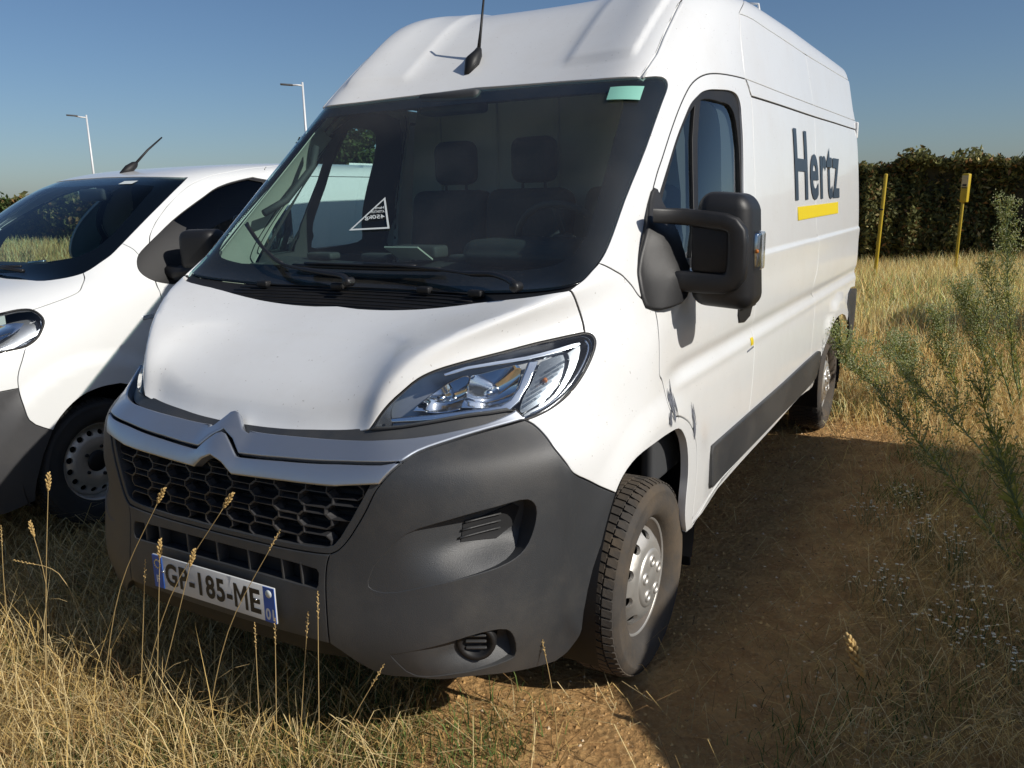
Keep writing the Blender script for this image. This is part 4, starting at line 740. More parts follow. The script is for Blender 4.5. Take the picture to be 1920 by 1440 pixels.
# --- headlights
hll = loopof(sp_['hl_top'], sp_['hl_out'], sp_['hl_bot'])
hin = None
for s_ in (1, -1):
    mm = (lambda l: l) if s_ > 0 else mir
    P_ = lambda nm, lp, m, par, holes=(), **k: panel(S, nm, mm(lp), m, par, holes=[mm(h) for h in holes], **k)
    hd = P_('headlight', hll, HLHOUSE, van, off=-.125, gap=.0015, thick=.005, bev=.001)
    c_ = np.array(hll).mean(0); inner = [tuple(q) for q in c_+(np.array(hll)-c_)*np.array((.975, .955))]
    ring2 = [tuple(q) for q in c_+(np.array(hll)-c_)*np.array((.992, .985))]
    P_('headlight_seal', hll, BLACK, hd, holes=[ring2], off=-.003, gap=.001, thick=.012, gaph=0)
    P_('headlight_surround', hll, HLHOUSE, hd, holes=[inner], off=-.016, gap=.002, thick=.105, gaph=0)
    P_('lens', hll, LENS, hd, off=.002, gap=.004, thick=.008, bev=.003, dk=.15, dt=.15)
    sil = lambda l: spline(l+l[:1], 2)[:-1]
    P_('running_light', B['drl'], SATIN, hd, off=-.024, gap=0, thick=.02, bev=.005)
    for rn, cc, rr in (('refl1', None, None), ('refl2', None, None)):
        A = np.array(B[rn]); ck = A.mean(0); ext = np.abs(A-ck).max(0)
        cx = S.raw(*ck); sc = np.abs(S.raw(A[:, 0], A[:, 1])-cx).max(0)
        def bowl(P, cx=cx, sc=sc):
            r = ((P[..., 2]-cx[2])/(sc[2]*1.0))**2+((np.abs(P[..., 0])-cx[0])/(sc[0]*1.0))**2
            return -.030-.07*np.clip(1-r*.8, 0, 1)
        P_('reflector', sil(B[rn]), CHROME, hd, disp=bowl, gap=0, thick=.004, bev=.001, dk=.07, dt=.07, maxseg=.06)
        p = S.pos(np.array([s_*ck[0]]), np.array([ck[1]]), -.07)[0]
        MB().tube([p+np.array((0, .02, 0)), p+np.array((0, -.028, 0))], .010, 10).build('bulb', SATIN, hd)
    P_('indicator_lamp', sil(B['indic']), HLGREY, hd, off=-.045, gap=0, thick=.004, bev=.001)
    P_('indicator_lens', sil(B['indic']), CLEARP, hd, off=-.02, gap=0, thick=.004, bev=.002)
    ik = np.array(B['indic']).mean(0); p = S.pos(np.array([s_*ik[0]]), np.array([ik[1]]), -.035)[0]
    for q in range(6):
        lo = fr(.815+.004*q, 1.06+.017*q); hi = fr(.845+.006*q, 1.085+.018*q)
        MB().tube([S.pos(np.array([s_*lo[0]]), np.array([lo[1]]), -.030)[0], S.pos(np.array([s_*hi[0]]), np.array([hi[1]]), -.030)[0]], .0035, 5).build('lamp_rib', CLEARP, hd)
    MB().ball(p, .008, 10, 6).build('amber_bulb', ORANGE, hd)
    rim_ = [S.pos(np.array([s_*k]), np.array([t]), -.012)[0] for k, t in spline([tuple(q) for q in np.array(B['hl_out'])*1.0+(np.array(hll).mean(0)-np.array(B['hl_out']))*.10][1:-1], 3)]
    MB().tube(rim_, .0032, 6).build('headlight_rim', CHROME, hd)
    P_('headlight_trim', sil(B['topstrip']), SATIN, hd, off=-.022, gap=0, thick=.01, bev=.002)
    P_('headlight_trim', sil(B['outstrip']), HLGREY, hd, off=-.030, gap=0, thick=.01, bev=.003)
# --- number plate
pl = MB().bevbox((0, -.056, .522), (.52, .005, .11), .0022, seg=1).build('number_plate', PLATEW, van)
def fit(me, x0, x1, y0, y1):
    co = np.array([v.co[:] for v in me.vertices]); a, b = co.min(0), co.max(0)
    for v in me.vertices: v.co.x = x0+(v.co.x-a[0])/(b[0]-a[0])*(x1-x0); v.co.y = y0+(v.co.y-a[1])/(b[1]-a[1])*(y1-y0)
    return me
PY = -.0595
MB().box((-.2375, PY, .522), (.043, .002, .106)).build('blue_band', PLATEB, pl)
MB().box((.2375, PY, .522), (.043, .002, .106)).build('blue_band', PLATEB, pl)
place_text('plate_number', fit(text_mesh('GP-185-', .1, bold=.0030, sp=1.12), -.205, .088, -.0375, .0375), (0, PY-.0005, .522), (1, 0, 0), (0, 0, 1), PLATEK, pl)
MB().add([(x_, PY-.0008, .522+z_) for x_, z_ in ((.096, -.0375), (.096, .0375), (.108, .0375), (.1235, .004), (.139, .0375), (.151, .0375), (.151, -.0375), (.140, -.0375), (.140, .016), (.1265, -.016), (.1205, -.016), (.107, .016), (.107, -.0375))], [(0, 1, 12), (1, 11, 12), (1, 2, 11), (2, 3, 11), (3, 10, 11), (3, 9, 10), (3, 8, 9), (3, 4, 8), (4, 5, 8), (5, 7, 8), (5, 6, 7)]).build('plate_letter', PLATEK, pl)
place_text('plate_letter', fit(text_mesh('E', .1, bold=.003), .160, .202, -.0375, .0375), (0, PY-.0005, .522), (1, 0, 0), (0, 0, 1), PLATEK, pl)
place_text('plate_letter', fit(text_mesh('F', .03, bold=.001), -.247, -.232, -.036, -.012), (0, PY-.0015, .522), (1, 0, 0), (0, 0, 1), PLATEW, pl)
place_text('plate_letter', fit(text_mesh('01', .05, bold=.0015), .221, .254, -.046, -.010), (0, PY-.0015, .522), (1, 0, 0), (0, 0, 1), PLATEW, pl)
stars = MB()
for q in range(12):
    a = 2*math.pi*q/12; stars.box((-.2375+.013*math.cos(a), PY-.0012, .547+.013*math.sin(a)), (.0035, .0005, .0035), Matrix.Rotation(.78, 3, 'Y'))
stars.build('star_ring', YELLOW, pl)
MB().lathe([(0, 0), (.012, 0), (.012, .001)], c=(.2375, PY-.0018, .556), axis='y', n=20).build('region_emblem', WHITEST, pl)
for x in (-.2, .2): MB().ball((x-.012, PY-.002, .528), .004, 8, 5).build('plate_screw', SATIN, pl)
# --- dark strips behind the shut lines, painting in their shade
for nm, ln in (('door_gap_shade', sp_['door_rear'][2:-2]), ('door_gap_shade', sp_['door_top'][3:]), ('door_gap_shade', sp_['door_front_low'][1:]), ('panel_gap_shade', rs[1:-2]), ('panel_gap_shade', sp_['rail_low']), ('wing_gap_shade', sp_['pil_fend']), ('bonnet_gap_shade', sp_['hood_fend'])):
    for s_ in (1, -1): MB().tube([S.pos(np.array([s_*k]), np.array([t]), -.0085)[0] for k, t in ln], .0062, 6).build(nm, MATTE, van)
# --- wheels
def build_wheel(cx, cy, cz, sgn, parent, rubber, R=.341, steel=False, rz=0):
    """outer face towards +x (sgn 1) or -x"""
    RR = R; hw = .104
    flipm = Matrix.Diagonal((sgn, 1, 1)).to_3x3() if sgn < 0 else Matrix.Identity(3)
    rot = Matrix.Rotation(rz, 3, 'Z'); ctr = Vector((cx, cy, cz))
    def put(mb, name, m, par):
        mb.v = [tuple(rot @ (flipm @ Vector(p))+ctr) for p in mb.v]
        if sgn < 0: mb.f = [tuple(reversed(f)) for f in mb.f]
        return mb.build(name, m, par)
    ri = .205
    disc = MB()
    if not steel:
        prof_r = np.array([.0, .10, .112, .13, .15, .17, .186]); prof_x = np.array([.092, .092, .090, .086, .073, .050, .0])
        nh, hr0, rh0, rcap = 10, .0155, .150, .104
    else:
        prof_r = np.array([.0, .05, .07, .095, .13, .16, .19]); prof_x = np.array([.03, .03, .045, .05, .046, .03, .0])
        nh, hr0, rh0, rcap = 16, .0135, .152, .06
    outer = [(.186*math.cos(2*math.pi*i/64), .186*math.sin(2*math.pi*i/64)) for i in range(64)]
    inner = [(.04*math.cos(2*math.pi*i/24), .04*math.sin(2*math.pi*i/24)) for i in range(24)]
    holes = [[(rh0*math.cos(a)+hr0*(1.0)*math.cos(2*math.pi*i/14)*math.cos(a)-hr0*1.25*math.sin(2*math.pi*i/14)*math.sin(a), rh0*math.sin(a)+hr0*math.cos(2*math.pi*i/14)*math.sin(a)+hr0*1.25*math.sin(2*math.pi*i/14)*math.cos(a)) for i in range(14)] for a in [2*math.pi*(j+.35)/nh for j in range(nh)]]
    lp = [outer, inner]+holes; pts = [p for l in lp for p in l]; ed = []; s0 = 0
    for l in lp: ed += [(s0+i, s0+(i+1) % len(l)) for i in range(len(l))]; s0 += len(l)
    for rr in (.07, .09, .105, .12, .13, .17, .178):
        pts += [(rr*math.cos(2*math.pi*(i+.5)/40), rr*math.sin(2*math.pi*(i+.5)/40)) for i in range(40)]
    rv, _, rf, ov, _, _ = delaunay_2d_cdt([Vector(p) for p in pts], ed, [], 0, 1e-6)
    A = np.array([tuple(v) for v in rv]); T = np.array([f for f in rf]); c = A[T].mean(1); okk = (np.hypot(c[:, 0], c[:, 1]) > .04)
    for h in holes: okk &= ~pip(h, c[:, 0], c[:, 1])
    r = np.hypot(A[:, 0], A[:, 1]); X = np.interp(r, prof_r, prof_x)
    disc.add(np.stack([X, A[:, 0], A[:, 1]], 1), [tuple(f) for f in T[okk].tolist()], True)
    for h in holes:   # hole walls
        n = len(h); hh = np.array(h); xr = np.interp(np.hypot(hh[:, 0], hh[:, 1]), prof_r, prof_x)
        disc.add(list(np.stack([xr, hh[:, 0], hh[:, 1]], 1))+list(np.stack([xr-.012, hh[:, 0], hh[:, 1]], 1)), [(i, (i+1) % n, n+(i+1) % n, n+i) for i in range(n)], True)
    disc.lathe([(.186, -.002), (.189, .02), (.192, .046), (.197, .062), (.204, .067), (.208, .065), (.206, .06), (.198, .054)], n=72)
    wl = put(disc, 'wheel', RIM, parent)
    put(MB().lathe([(.188, -.012), (.188, -.08), (.04, -.085)], n=40), 'brake_drum', MATTE, wl)
    if not steel:
        put(MB().lathe([(.188, .012), (.1912, .045), (.1965, .0635)], n=72), 'rim_inner_band', RUST, wl)
    capm = MB()
    if not steel:
        capm.lathe([(.0, .103), (.028, .103), (.034, .100), (.046, .100), (.090, .098), (.101, .094), (.105, .082), (.105, .07)], n=48)
        for q in range(5):
            a = 2*math.pi*q/5+.3; capm.lathe([(.0, .0985), (.0125, .0985), (.0145, .1045), (.0185, .1055), (.0225, .098)], c=(0, .063*math.cos(a), .063*math.sin(a)), n=14)
        cp = put(capm, 'hub_cap', RIM, wl)
        for q in range(5):
            a = 2*math.pi*q/5+.3; put(MB().lathe([(.0, .0995), (.0105, .0995)], c=(0, .063*math.cos(a), .063*math.sin(a)), n=10), 'bolt_recess', MATTE, wl)
    else:
        capm.lathe([(.0, .05), (.04, .05), (.055, .042), (.06, .028)], n=32)
        for q in range(5):
            a = 2*math.pi*q/5; capm.lathe([(.0, .055), (.009, .055), (.011, .03)], c=(0, .078*math.cos(a), .078*math.sin(a)), n=8)
        put(capm, 'hub_cap', BLACK, wl)
    ty = MB(); rt = R-.008
    prof = [(ri-.004, .055), (.211, .078), (.224, .096), (.25, .1065), (.275, .108), (.297, .105), (.302, .1068), (.306, .105), (.318, .0985), (rt-.004, .088), (rt, .08), (rt+.001, .03), (rt+.001, -.03), (rt, -.08), (rt-.004, -.088), (.30, -.105), (.26, -.108), (.215, -.09), (ri-.004, -.062)]
    ty.lathe(prof, n=84)
    for ring in (.232, .236): pass
    n = 66
    for (x0, x1, ph, fill) in ((-.094, -.062, .0, .72), (-.056, -.020, .5, .80), (-.014, .014, .25, .82), (.020, .056, .5, .80), (.062, .094, .0, .72)):
        for i in range(n):
            a0 = 2*math.pi*(i+ph)/n; a1 = a0+2*math.pi/n*fill; sk = .25*2*math.pi/n*(1 if x0 > 0 else -1)
            V = []
            for a, sh in ((a0, 0), (a1, 0)):
                for x, ro in ((x0, R-(.010 if x0 < -.06 else 0)), (x1, R-(.010 if x1 > .06 else 0))):
                    aa = a+(sk if x > (x0+x1)/2 else 0); V.append((x, ro*math.cos(aa), ro*math.sin(aa))); V.append((x, (rt-.006)*math.cos(aa), (rt-.006)*math.sin(aa)))
            ty.add(V, [(0, 2, 6, 4), (0, 4, 5, 1), (2, 3, 7, 6), (0, 1, 3, 2), (4, 6, 7, 5)])
    put(ty, 'tyre', rubber, wl)
    return wl
for cx, cy, sgn in ((.895, .948, 1), (-.895, .948, -1), (.885, 4.398, 1), (-.885, 4.398, -1)):
    build_wheel(cx, cy, .341, sgn, van, RUBBER)
for s_ in (1, -1):     # arch liners
    for yc, rr in ((.948, .47), (4.398, .44)):
        l = MB(); l.lathe([(rr, 0), (rr, .42)], c=(0, yc, .40), axis='x', n=28, a0=-.35, a1=math.pi+.35)
        l.v = [(s_*(.995-(p[0])), p[1], p[2]) for p in l.v]
        l.add([(s_*.575, yc-.48, .1), (s_*.575, yc+.48, .1), (s_*.575, yc+.48, .9), (s_*.575, yc-.48, .9)], [(0, 1, 2, 3)])
        l.build('arch_liner', BLACK, van)
# --- underbody and inner dark boxes, added to block light and darken the gaps
MB().box((0, 3.05, .42), (1.74, 4.1, .14)).build('floor_pan', MATTE, van)
MB().box((0, .50, .72), (1.10, .62, .5)).box((0, .32, .9), (.95, .30, .12)).build('bay_light_block', MATTE, van)
MB().tube([(-.8, .948, .33), (.8, .948, .33)], .03, 8).tube([(-.8, 4.398, .33), (.8, 4.398, .33)], .045, 8).build('axle', MATTE, van)
mf = MB()
for s_ in (1, -1):
    for yc in (1.42, 4.86): mf.box((s_*.87, yc, .32), (.22, .012, .26))
mf.build('mud_flap', BLACK, van)
# --- door mirrors (long-arm); the one on the far side is folded back
for s_ in (1,):
    mm = lambda b_: b_
    def warp(p): x, y, z = p; return (x, y+.16*(x-1.15), z-(x-1.15)*.10)
    h = MB(); h.bevbox((1.150, 1.20, 1.442), (.200, .19, .372), .05, seg=5)
    h.v = [warp((x+(1.155-x)*.25*max(0, (z-1.50)/.13), y, z)) for x, y, z in h.v]
    mi = mm(h).build('wing_mirror', MIRR, van)
    p = MB(); p.bevbox((1.125, 1.100, 1.445), (.125, .02, .15), .01, seg=2); p.v = [warp(q) for q in p.v]
    mm(p).build('mirror_inset', BLACK, mi)
    path = [(.955, 1.545), (1.04, 1.545), (1.10, 1.542), (1.165, 1.538), (1.19, 1.530), (1.205, 1.510), (1.208, 1.47), (1.208, 1.41), (1.205, 1.375), (1.19, 1.352), (1.165, 1.342), (1.10, 1.338), (1.04, 1.338), (.955, 1.340)]
    wd_ = [.024, .027, .028, .028, .028, .029, .030, .030, .031, .032, .033, .034, .034, .032]
    fm_ = MB(); V = []; F = []
    for q, (x, z) in enumerate(path):
        xa, za = path[max(0, q-1)]; xb, zb = path[min(len(path)-1, q+1)]; tx, tz = xb-xa, zb-za; l_ = math.hypot(tx, tz); nx, nz = -tz/l_, tx/l_
        for g in range(16):
            an = 2*math.pi*g/16; ca, sa = math.cos(an), math.sin(an); u = wd_[q]*math.copysign(abs(ca)**.45, ca); v = .026*math.copysign(abs(sa)**.45, sa)
            X, Z = x+nx*u, z+nz*u; V.append((X, 1.097+v+.55*min(0, X-1.06)+.16*max(0, X-1.15), Z-(X-1.15)*.08))
    for q in range(len(path)-1):
        for g in range(16): F.append((q*16+g, q*16+(g+1) % 16, (q+1)*16+(g+1) % 16, (q+1)*16+g))
    F += [tuple(range(16)), tuple((len(path)-1)*16+g for g in range(16))]
    fm_.add(V, F, True); mm(fm_).build('mirror_arm_frame', MIRR, mi)
    i_ = MB(); i_.bevbox((1.250, 1.185, 1.452), (.026, .075, .125), .01, seg=2); i_.v = [warp(q) for q in i_.v]; mm(i_).build('mirror_indicator', CLEARP, mi)
    i_ = MB(); i_.bevbox((1.243, 1.19, 1.452), (.020, .06, .11), .008, seg=2); i_.v = [warp(q) for q in i_.v]; mm(i_).build('indicator_reflector', SATIN, mi)
    mm(MB().ball((1.250, 1.175, 1.44), .007, 8, 5)).build('indicator_bulb', ORANGE, mi)
    b_ = MB(); b_.bevbox((1.145, 1.294, 1.45), (.14, .01, .27), .004, seg=1); b_.v = [warp(q) for q in b_.v]; mm(b_).build('mirror_glass', CHROME, mi)
    # cover on the door corner that carries the arms
    lp = spline([sd(.92, 1.275), sd(.915, 1.33), sd(.945, 1.41), sd(1.0, 1.485), sd(1.07, 1.56), sd(1.15, 1.635), sd(1.185, 1.645), sd(1.19, 1.58), sd(1.17, 1.48), sd(1.165, 1.38), sd(1.12, 1.30), sd(1.07, 1.268), sd(.98, 1.258), sd(.92, 1.275)], 2)[:-1]
    def bd(P): y, z = P[..., 1], P[..., 2]; return .012+.040*ss(.93, 1.1, y)*(1-ss(1.45, 1.62, z))
    panel(S, 'mirror_base', lp if s_ > 0 else mir(lp), MIRR, mi, disp=bd, gap=0, thick=.03, bev=.008, dk=.15, dt=.2)
fm = MB().bevbox((-1.085, 1.33, 1.455), (.13, .19, .34), .05, Matrix.Rotation(-.12, 3, 'Z'), seg=4).build('wing_mirror', MIRR, van, 'black door mirror folded back against the far door')
for zc in (1.553, 1.352): MB().bevbox((-1.045, 1.19, zc), (.05, .20, .05), .018, Matrix.Rotation(.15, 3, 'Z'), seg=3).build('mirror_arm', MIRR, fm)
panel(S, 'mirror_base', mir(lp), MIRR, fm, disp=bd, gap=0, thick=.03, bev=.008, dk=.15, dt=.2)
MB().bevbox((-1.018, 1.34, 1.46), (.01, .15, .27), .004, Matrix.Rotation(-.12, 3, 'Z'), seg=1).build('mirror_glass', CHROME, fm)
# --- wipers
def wip(bl, arm, parent):
    b = [S.pos(np.array([k]), np.array([t]), .014)[0] for k, t in spline(bl, 3)]
    a = [S.pos(np.array([k]), np.array([t]), .034)[0] for k, t in spline(arm, 3)]
    wp = MB().tube(a, [.007]*(len(a)//2)+[.013]*(len(a)-len(a)//2), 8, flat=.7).build('wiper', WIPER, parent)
    MB().tube(b, .006, 6, flat=1.4).tube([np.array(q)+(0, -.012, .012) for q in b[1:-1]], .009, 6, flat=.6).build('wiper_blade', WIPER, wp)
    MB().lathe([(0, .004), (.013, .004), (.016, .012), (.016, .04)], c=tuple(a[-1]+np.array((0, -.02, -.004))), axis='y', n=16).build('wiper_pivot', WIPER, wp)
wip(B['wip1b'], B['wip1a'], van); wip(B['wip2b'], B['wip2a'], van)
# --- stickers on the glass
A_, B_, C_ = [S.pos(*np.array(q), .0015) for q in B['tri']]
ce = (A_+B_+C_)/3
def ringtri(f0, f1):
    m_ = MB(); V = [ce+(q-ce)*f for f in (f0, f1) for q in (A_, B_, C_)]; return m_.add(V, [(0, 1, 4, 3), (1, 2, 5, 4), (2, 0, 3, 5)])
tri = ringtri(1.0, .86).build('triangle_sticker', WHITEST, ws)
ex = (C_-B_)/np.linalg.norm(C_-B_); ey = (A_-B_)/np.linalg.norm(A_-B_)   # seen from outside the print is reversed
o_ = B_+ex*.012; up = np.linalg.norm(A_-B_)
nv = np.cross(ex, ey); 
for s1, f0, f1, yy0, yy1 in (('Hertz', .012, .055, .62, .70), ('ATTENTION', .012, .075, .50, .575), ('450kg', .014, .105, .28, .44)):
    place_text('sticker_text', fit(text_mesh(s1, .05, bold=.0008), f0, f1, yy0*up, yy1*up), B_-nv*.001*np.sign(nv[1]*1.0) if nv[1] < 0 else B_+np.array((0, -.001, .001)), ex, ey, WHITEST, tri)
panel(S, 'green_sticker', [tuple(q) for q in B['stick']], GREENST, ws, off=.004, gap=0, thick=.002, bev=.0002, maxseg=.1, dk=.1, dt=.1)
# --- lettering on the side
import bmesh
def on_side(me, name, m, off, sgn=1):
    bm = bmesh.new(); bm.from_mesh(me)
    for z in np.arange(1.4, 2.0, .07): bmesh.ops.bisect_plane(bm, geom=bm.verts[:]+bm.edges[:]+bm.faces[:], plane_co=(0, z, 0), plane_no=(0, 1, 0))
    for v in bm.verts:
        q = sd(v.co.x, v.co.y); p = S.pos(np.array([q[0]]), np.array([q[1]]), off)[0]; v.co = (p[0]*sgn, p[1], p[2])
    bm.to_mesh(me); bm.free()
    return link(name, me, van, m)
tm = fit(text_mesh('Hertz', 1, bold=.020, sp=1.12), 2.99, 4.36, 1.578, 1.945)
on_side(tm, 'side_lettering', INK, .005)
panel(S, 'yellow_stripe', [sd(3.05, 1.548), sd(3.5, 1.55), sd(4.0, 1.553), sd(4.30, 1.556), sd(4.30, 1.484), sd(4.0, 1.483), sd(3.5, 1.481), sd(3.05, 1.478)], YELLOW, van, off=.004, gap=0, thick=.003, bev=.0005)
panel(S, 'yellow_tag', [sd(2.09, 1.0), sd(2.13, 1.0), sd(2.13, .965), sd(2.09, .965)], YELLOW, van, off=.003, gap=0, thick=.002, bev=.0004)
panel(S, 'dent_mark', [sd(2.03, .952), sd(2.14, .958), sd(2.14, .95), sd(2.03, .945)], SCUFF, van, off=.002, gap=0, thick=.001, bev=.0002)
for c0, wdt, hgt, nb in (((1.03, .955), .055, .12, 22), ((1.245, .83), .035, .13, 20), ((1.0, .90), .06, .06, 12)):
    for q in range(nb):
        y0 = c0[0]+(random.random()-.5)*wdt; z1 = c0[1]+(random.random()-.5)*hgt*.6; l = hgt*(.2+.45*random.random()); wd = .002+.004*random.random()
        try: panel(S, 'scuff_mark', [sd(y0, z1-l/2), sd(y0+wd, z1-l*.1), sd(y0+wd*.4, z1+l/2), sd(y0-wd*.6, z1)], SCUFF, van, off=.0035, gap=0, thick=.001, bev=.0001)
        except Exception: pass
# --- cab interior
db = MB()
prof = [(.735, 1.345), (.86, 1.352), (1.02, 1.375), (1.14, 1.40), (1.22, 1.385), (1.28, 1.30), (1.31, 1.10), (1.30, .80)]
V = []; F = []; xs = np.linspace(-.83, .83, 25)
for x in xs:
    for y, z in prof: V.append((x, y+.02+.13*abs(x/.83)**4*(y < 1.0), z-.012+(.010*math.sin(x*5))))
for i in range(len(xs)-1):
    for k in range(len(prof)-1): F.append((i*len(prof)+k, (i+1)*len(prof)+k, (i+1)*len(prof)+k+1, i*len(prof)+k+1))
dash = db.add(V, F, True).build('dashboard', DASH, van)
MB().bevbox((.45, 1.15, 1.43), (.48, .30, .10), .05, seg=4).build('instrument_hood', DASH, dash)
MB().bevbox((-.08, 1.16, 1.425), (.22, .10, .05), .015).build('document_clip', DARKTRIM, dash)
MB().box((-.06, 1.06, 1.425), (.16, .11, .006), Matrix.Rotation(-.5, 3, 'X')).build('clip_plate', TRIM, dash)
for x in (-.6, -.3, .14): MB().bevbox((x, 1.17, 1.40), (.14, .07, .03), .012).build('dash_vent', DARKTRIM, dash)
swm = MB(); R_ = Matrix.Translation((.45, 1.40, 1.42)) @ Matrix.Rotation(math.radians(-62), 4, 'X')
ring = [tuple(R_ @ Vector((.205*math.cos(a), .205*math.sin(a), 0))) for a in np.linspace(0, 2*math.pi, 33)]
swm.tube(ring, .014, 8, cap=False)
for a in (0.1, math.pi-.1, -math.pi/2): swm.tube([R_ @ Vector((0, 0, .02)), R_ @ Vector((.2*math.cos(a), .2*math.sin(a), 0))], .012, 6)
sw = swm.build('steering_wheel', DARKTRIM, van)
MB().ball(R_ @ Vector((0, 0, .01)), .075, 12, 8, (1, 1, .5), R_.to_3x3()).build('wheel_centre', DARKTRIM, sw)
for x in (-.46, -.02, .50):
    s1 = MB().bevbox((x, 1.95, 1.36), (.44, .16, .62), .06, Matrix.Rotation(-.14, 3, 'X'), seg=4); sb = s1.build('seat', FABRIC, van)
    MB().bevbox((x, 1.72, 1.02), (.46, .50, .16), .05, seg=3).build('seat_cushion', FABRIC, sb)
    MB().bevbox((x+.02, 1.99, 1.80), (.23, .11, .21), .05, seg=4).build('headrest', FABRIC, sb)
    MB().tube([(x-.04, 1.98, 1.62), (x-.04, 1.985, 1.75)], .008, 6).tube([(x+.08, 1.98, 1.62), (x+.08, 1.985, 1.75)], .008, 6).build('headrest_post', DARKTRIM, sb)
bk = MB().add([(s_*w_, y, z) for y in (2.23, 2.25) for z, w_ in ((.5, .93), (1.4, .92), (2.0, .86), (2.33, .78)) for s_ in (-1, 1)], [(0, 1, 3, 2), (2, 3, 5, 4), (4, 5, 7, 6), (8, 10, 11, 9), (10, 12, 13, 11), (12, 14, 15, 13)]).build('bulkhead', BULK, van)
for x in (-.7, -.35, 0, .35, .7): MB().bevbox((x, 2.225, 1.45), (.03, .02, 1.8), .008, seg=1).build('bulkhead_rib', BULK, bk)
MB().box((0, 1.96, 2.15), (1.30, .52, .012)).build('headliner', DARKTRIM, van)
MB().bevbox((-.12, 1.50, 2.02), (.30, .10, .09), .02).build('overhead_console', DARKTRIM, van)
MB().box((0, 1.66, 2.07), (1.20, .30, .02), Matrix.Rotation(.35, 3, 'X')).build('overhead_shelf', DARKTRIM, van)
for s_ in (1, -1):
    lp = [fr(.845, 1.41), fr(.80, 1.7), fr(.765, 1.93), fr(.79, 1.98), sd(1.55, 1.93), sd(1.38, 1.76), sd(1.19, 1.55), sd(1.12, 1.44), sd(1.12, 1.30), sd(1.0, 1.28), fr(.90, 1.36)]
    pt_ = panel(S, 'pillar_trim', lp if s_ > 0 else mir(lp), TRIM, van, off=-.035, gap=0, thick=.004, bev=.001)
    q = [S.pos(*np.array(fr(.80*1, 1.62)), -.05), S.pos(*np.array(fr(.795, 1.70)), -.09), S.pos(*np.array(fr(.775, 1.84)), -.09), S.pos(*np.array(fr(.77, 1.90)), -.05)]
    MB().tube([(s_*(p[0]+.0), p[1]+.05, p[2]) for p in q], .016, 8).build('grab_handle', DARKTRIM, van)
    g_ = MB(); g_.add([(s_*.925, 1.03, 1.43), (s_*.928, 1.10, 1.43), (s_*.915, 1.10, 1.52), (s_*.905, 1.06, 1.51)], [(0, 1, 2, 3)]); g_.build('speaker_grille', DARKTRIM, pt_)
    c_ = MB().bevbox((s_*.93, 1.55, 1.0), (.05, 1.0, .74), .02).build('door_card', DARKTRIM, van)
    dfr = [sd(1.55, 1.955), sd(1.62, 2.01), sd(1.75, 2.06), sd(2.0, 2.07), sd(2.12, 2.05), sd(2.16, 1.98), sd(2.16, 1.8), sd(2.13, 1.55), sd(2.10, 1.36), sd(1.10, 1.36), sd(1.13, 1.44), sd(1.26, 1.62)]
    ih = [spline([sd(1.478, 1.474), sd(1.53, 1.70), sd(1.587, 1.92), sd(1.62, 1.965), sd(1.76, 1.993), sd(1.87, 1.985), sd(1.921, 1.955), sd(1.893, 1.753), sd(1.847, 1.484), sd(1.81, 1.425), sd(1.50, 1.41), sd(1.478, 1.474)], 3)[:-1], [sd(1.16, 1.44), sd(1.186, 1.49), sd(1.34, 1.70), sd(1.47, 1.845), sd(1.485, 1.82), sd(1.43, 1.64), sd(1.377, 1.479), sd(1.35, 1.41), sd(1.2, 1.41)]]
    panel(S, 'door_inner_frame', dfr if s_ > 0 else mir(dfr), DARKTRIM, doors[0 if s_ > 0 else 1], holes=ih if s_ > 0 else [mir(q) for q in ih], off=-.045, gap=0, thick=.004, bev=.001)

# ------------------------------------------------------------------ the smaller white van on the left
def etail(z, f, sx):
    ym = f[-1][1]; yr = 4.85-max(0, z-1.0)**2*.12
    return [(sx-(sx-f[-1][0])*.3, ym+.4), (sx, ym+.4+(3.-ym)*.45), (sx, 3.5), (sx, 4.2), (sx-.003, yr-.12), (sx-.04, yr), (sx*.8, yr+.06), (0, yr+.08)]
E = Surf(EROWS, etail)
def edisp(P):
    x, y, z = np.abs(P[..., 0]), P[..., 1], P[..., 2]; sm = (x > .75)
    r1 = np.hypot(y-.881, z-.33); r2 = np.hypot(y-4.156, z-.33)
    return ((.022*(1-ss(.50, .60, r1))*ss(.3, .5, y)+.02*(1-ss(.5, .6, r2)))-.008*np.exp(-((z-.98)/.03)**2)*ss(1.1, 1.4, y))*sm
E.disp = edisp
ev = empty('small_van', (-2.96, .07, 0), 0, 'white mid-size panel van with black door mirror, left of the large van', 'van', 'white vans parked on the grass')
van['group'] = 'white vans parked on the grass'
ep = {k: spline(v, 3) for k, v in EB.items()}
ef, es = E.fr, E.sd
ETM = E.NR-1.02
gb = [ef(0, 1.283), ef(.2, 1.283)]+ep['glass_bot'][1:]
gt2 = [EB['glass_top'][0], EB['glass_top'][1], EB['glass_top'][2], ef(0, 1.808)]
egl = symloop(gb, ep['glass_fend'], ep['glass_pil'], spline(gt2, 3))
ews = panel(E, 'windscreen', egl, GLS_E, ev, off=-.004, gap=.0015, thick=.006, bev=.001)
ehole = symloop([ef(0, 1.345), ef(.3, 1.345), ef(.5, 1.35), ef(.63, 1.375), ef(.69, 1.42), ef(.685, 1.50), ef(.65, 1.62), ef(.605, 1.72), ef(.57, 1.752), ef(.4, 1.765), ef(0, 1.765)])
panel(E, 'windscreen_border', egl, FRIT, ews, holes=[ehole], off=-.012, gap=.001, thick=.004, bev=.001)
for c, r in (((.50, 1.772), .02),): pass
hfr = [ef(0, .98), ef(.3, .985), ef(.55, 1.0), ef(.66, 1.06), ef(.73, 1.11), EB['hl'][0], EB['hl'][1], EB['hl'][2], EB['hood_gap'][-1]]
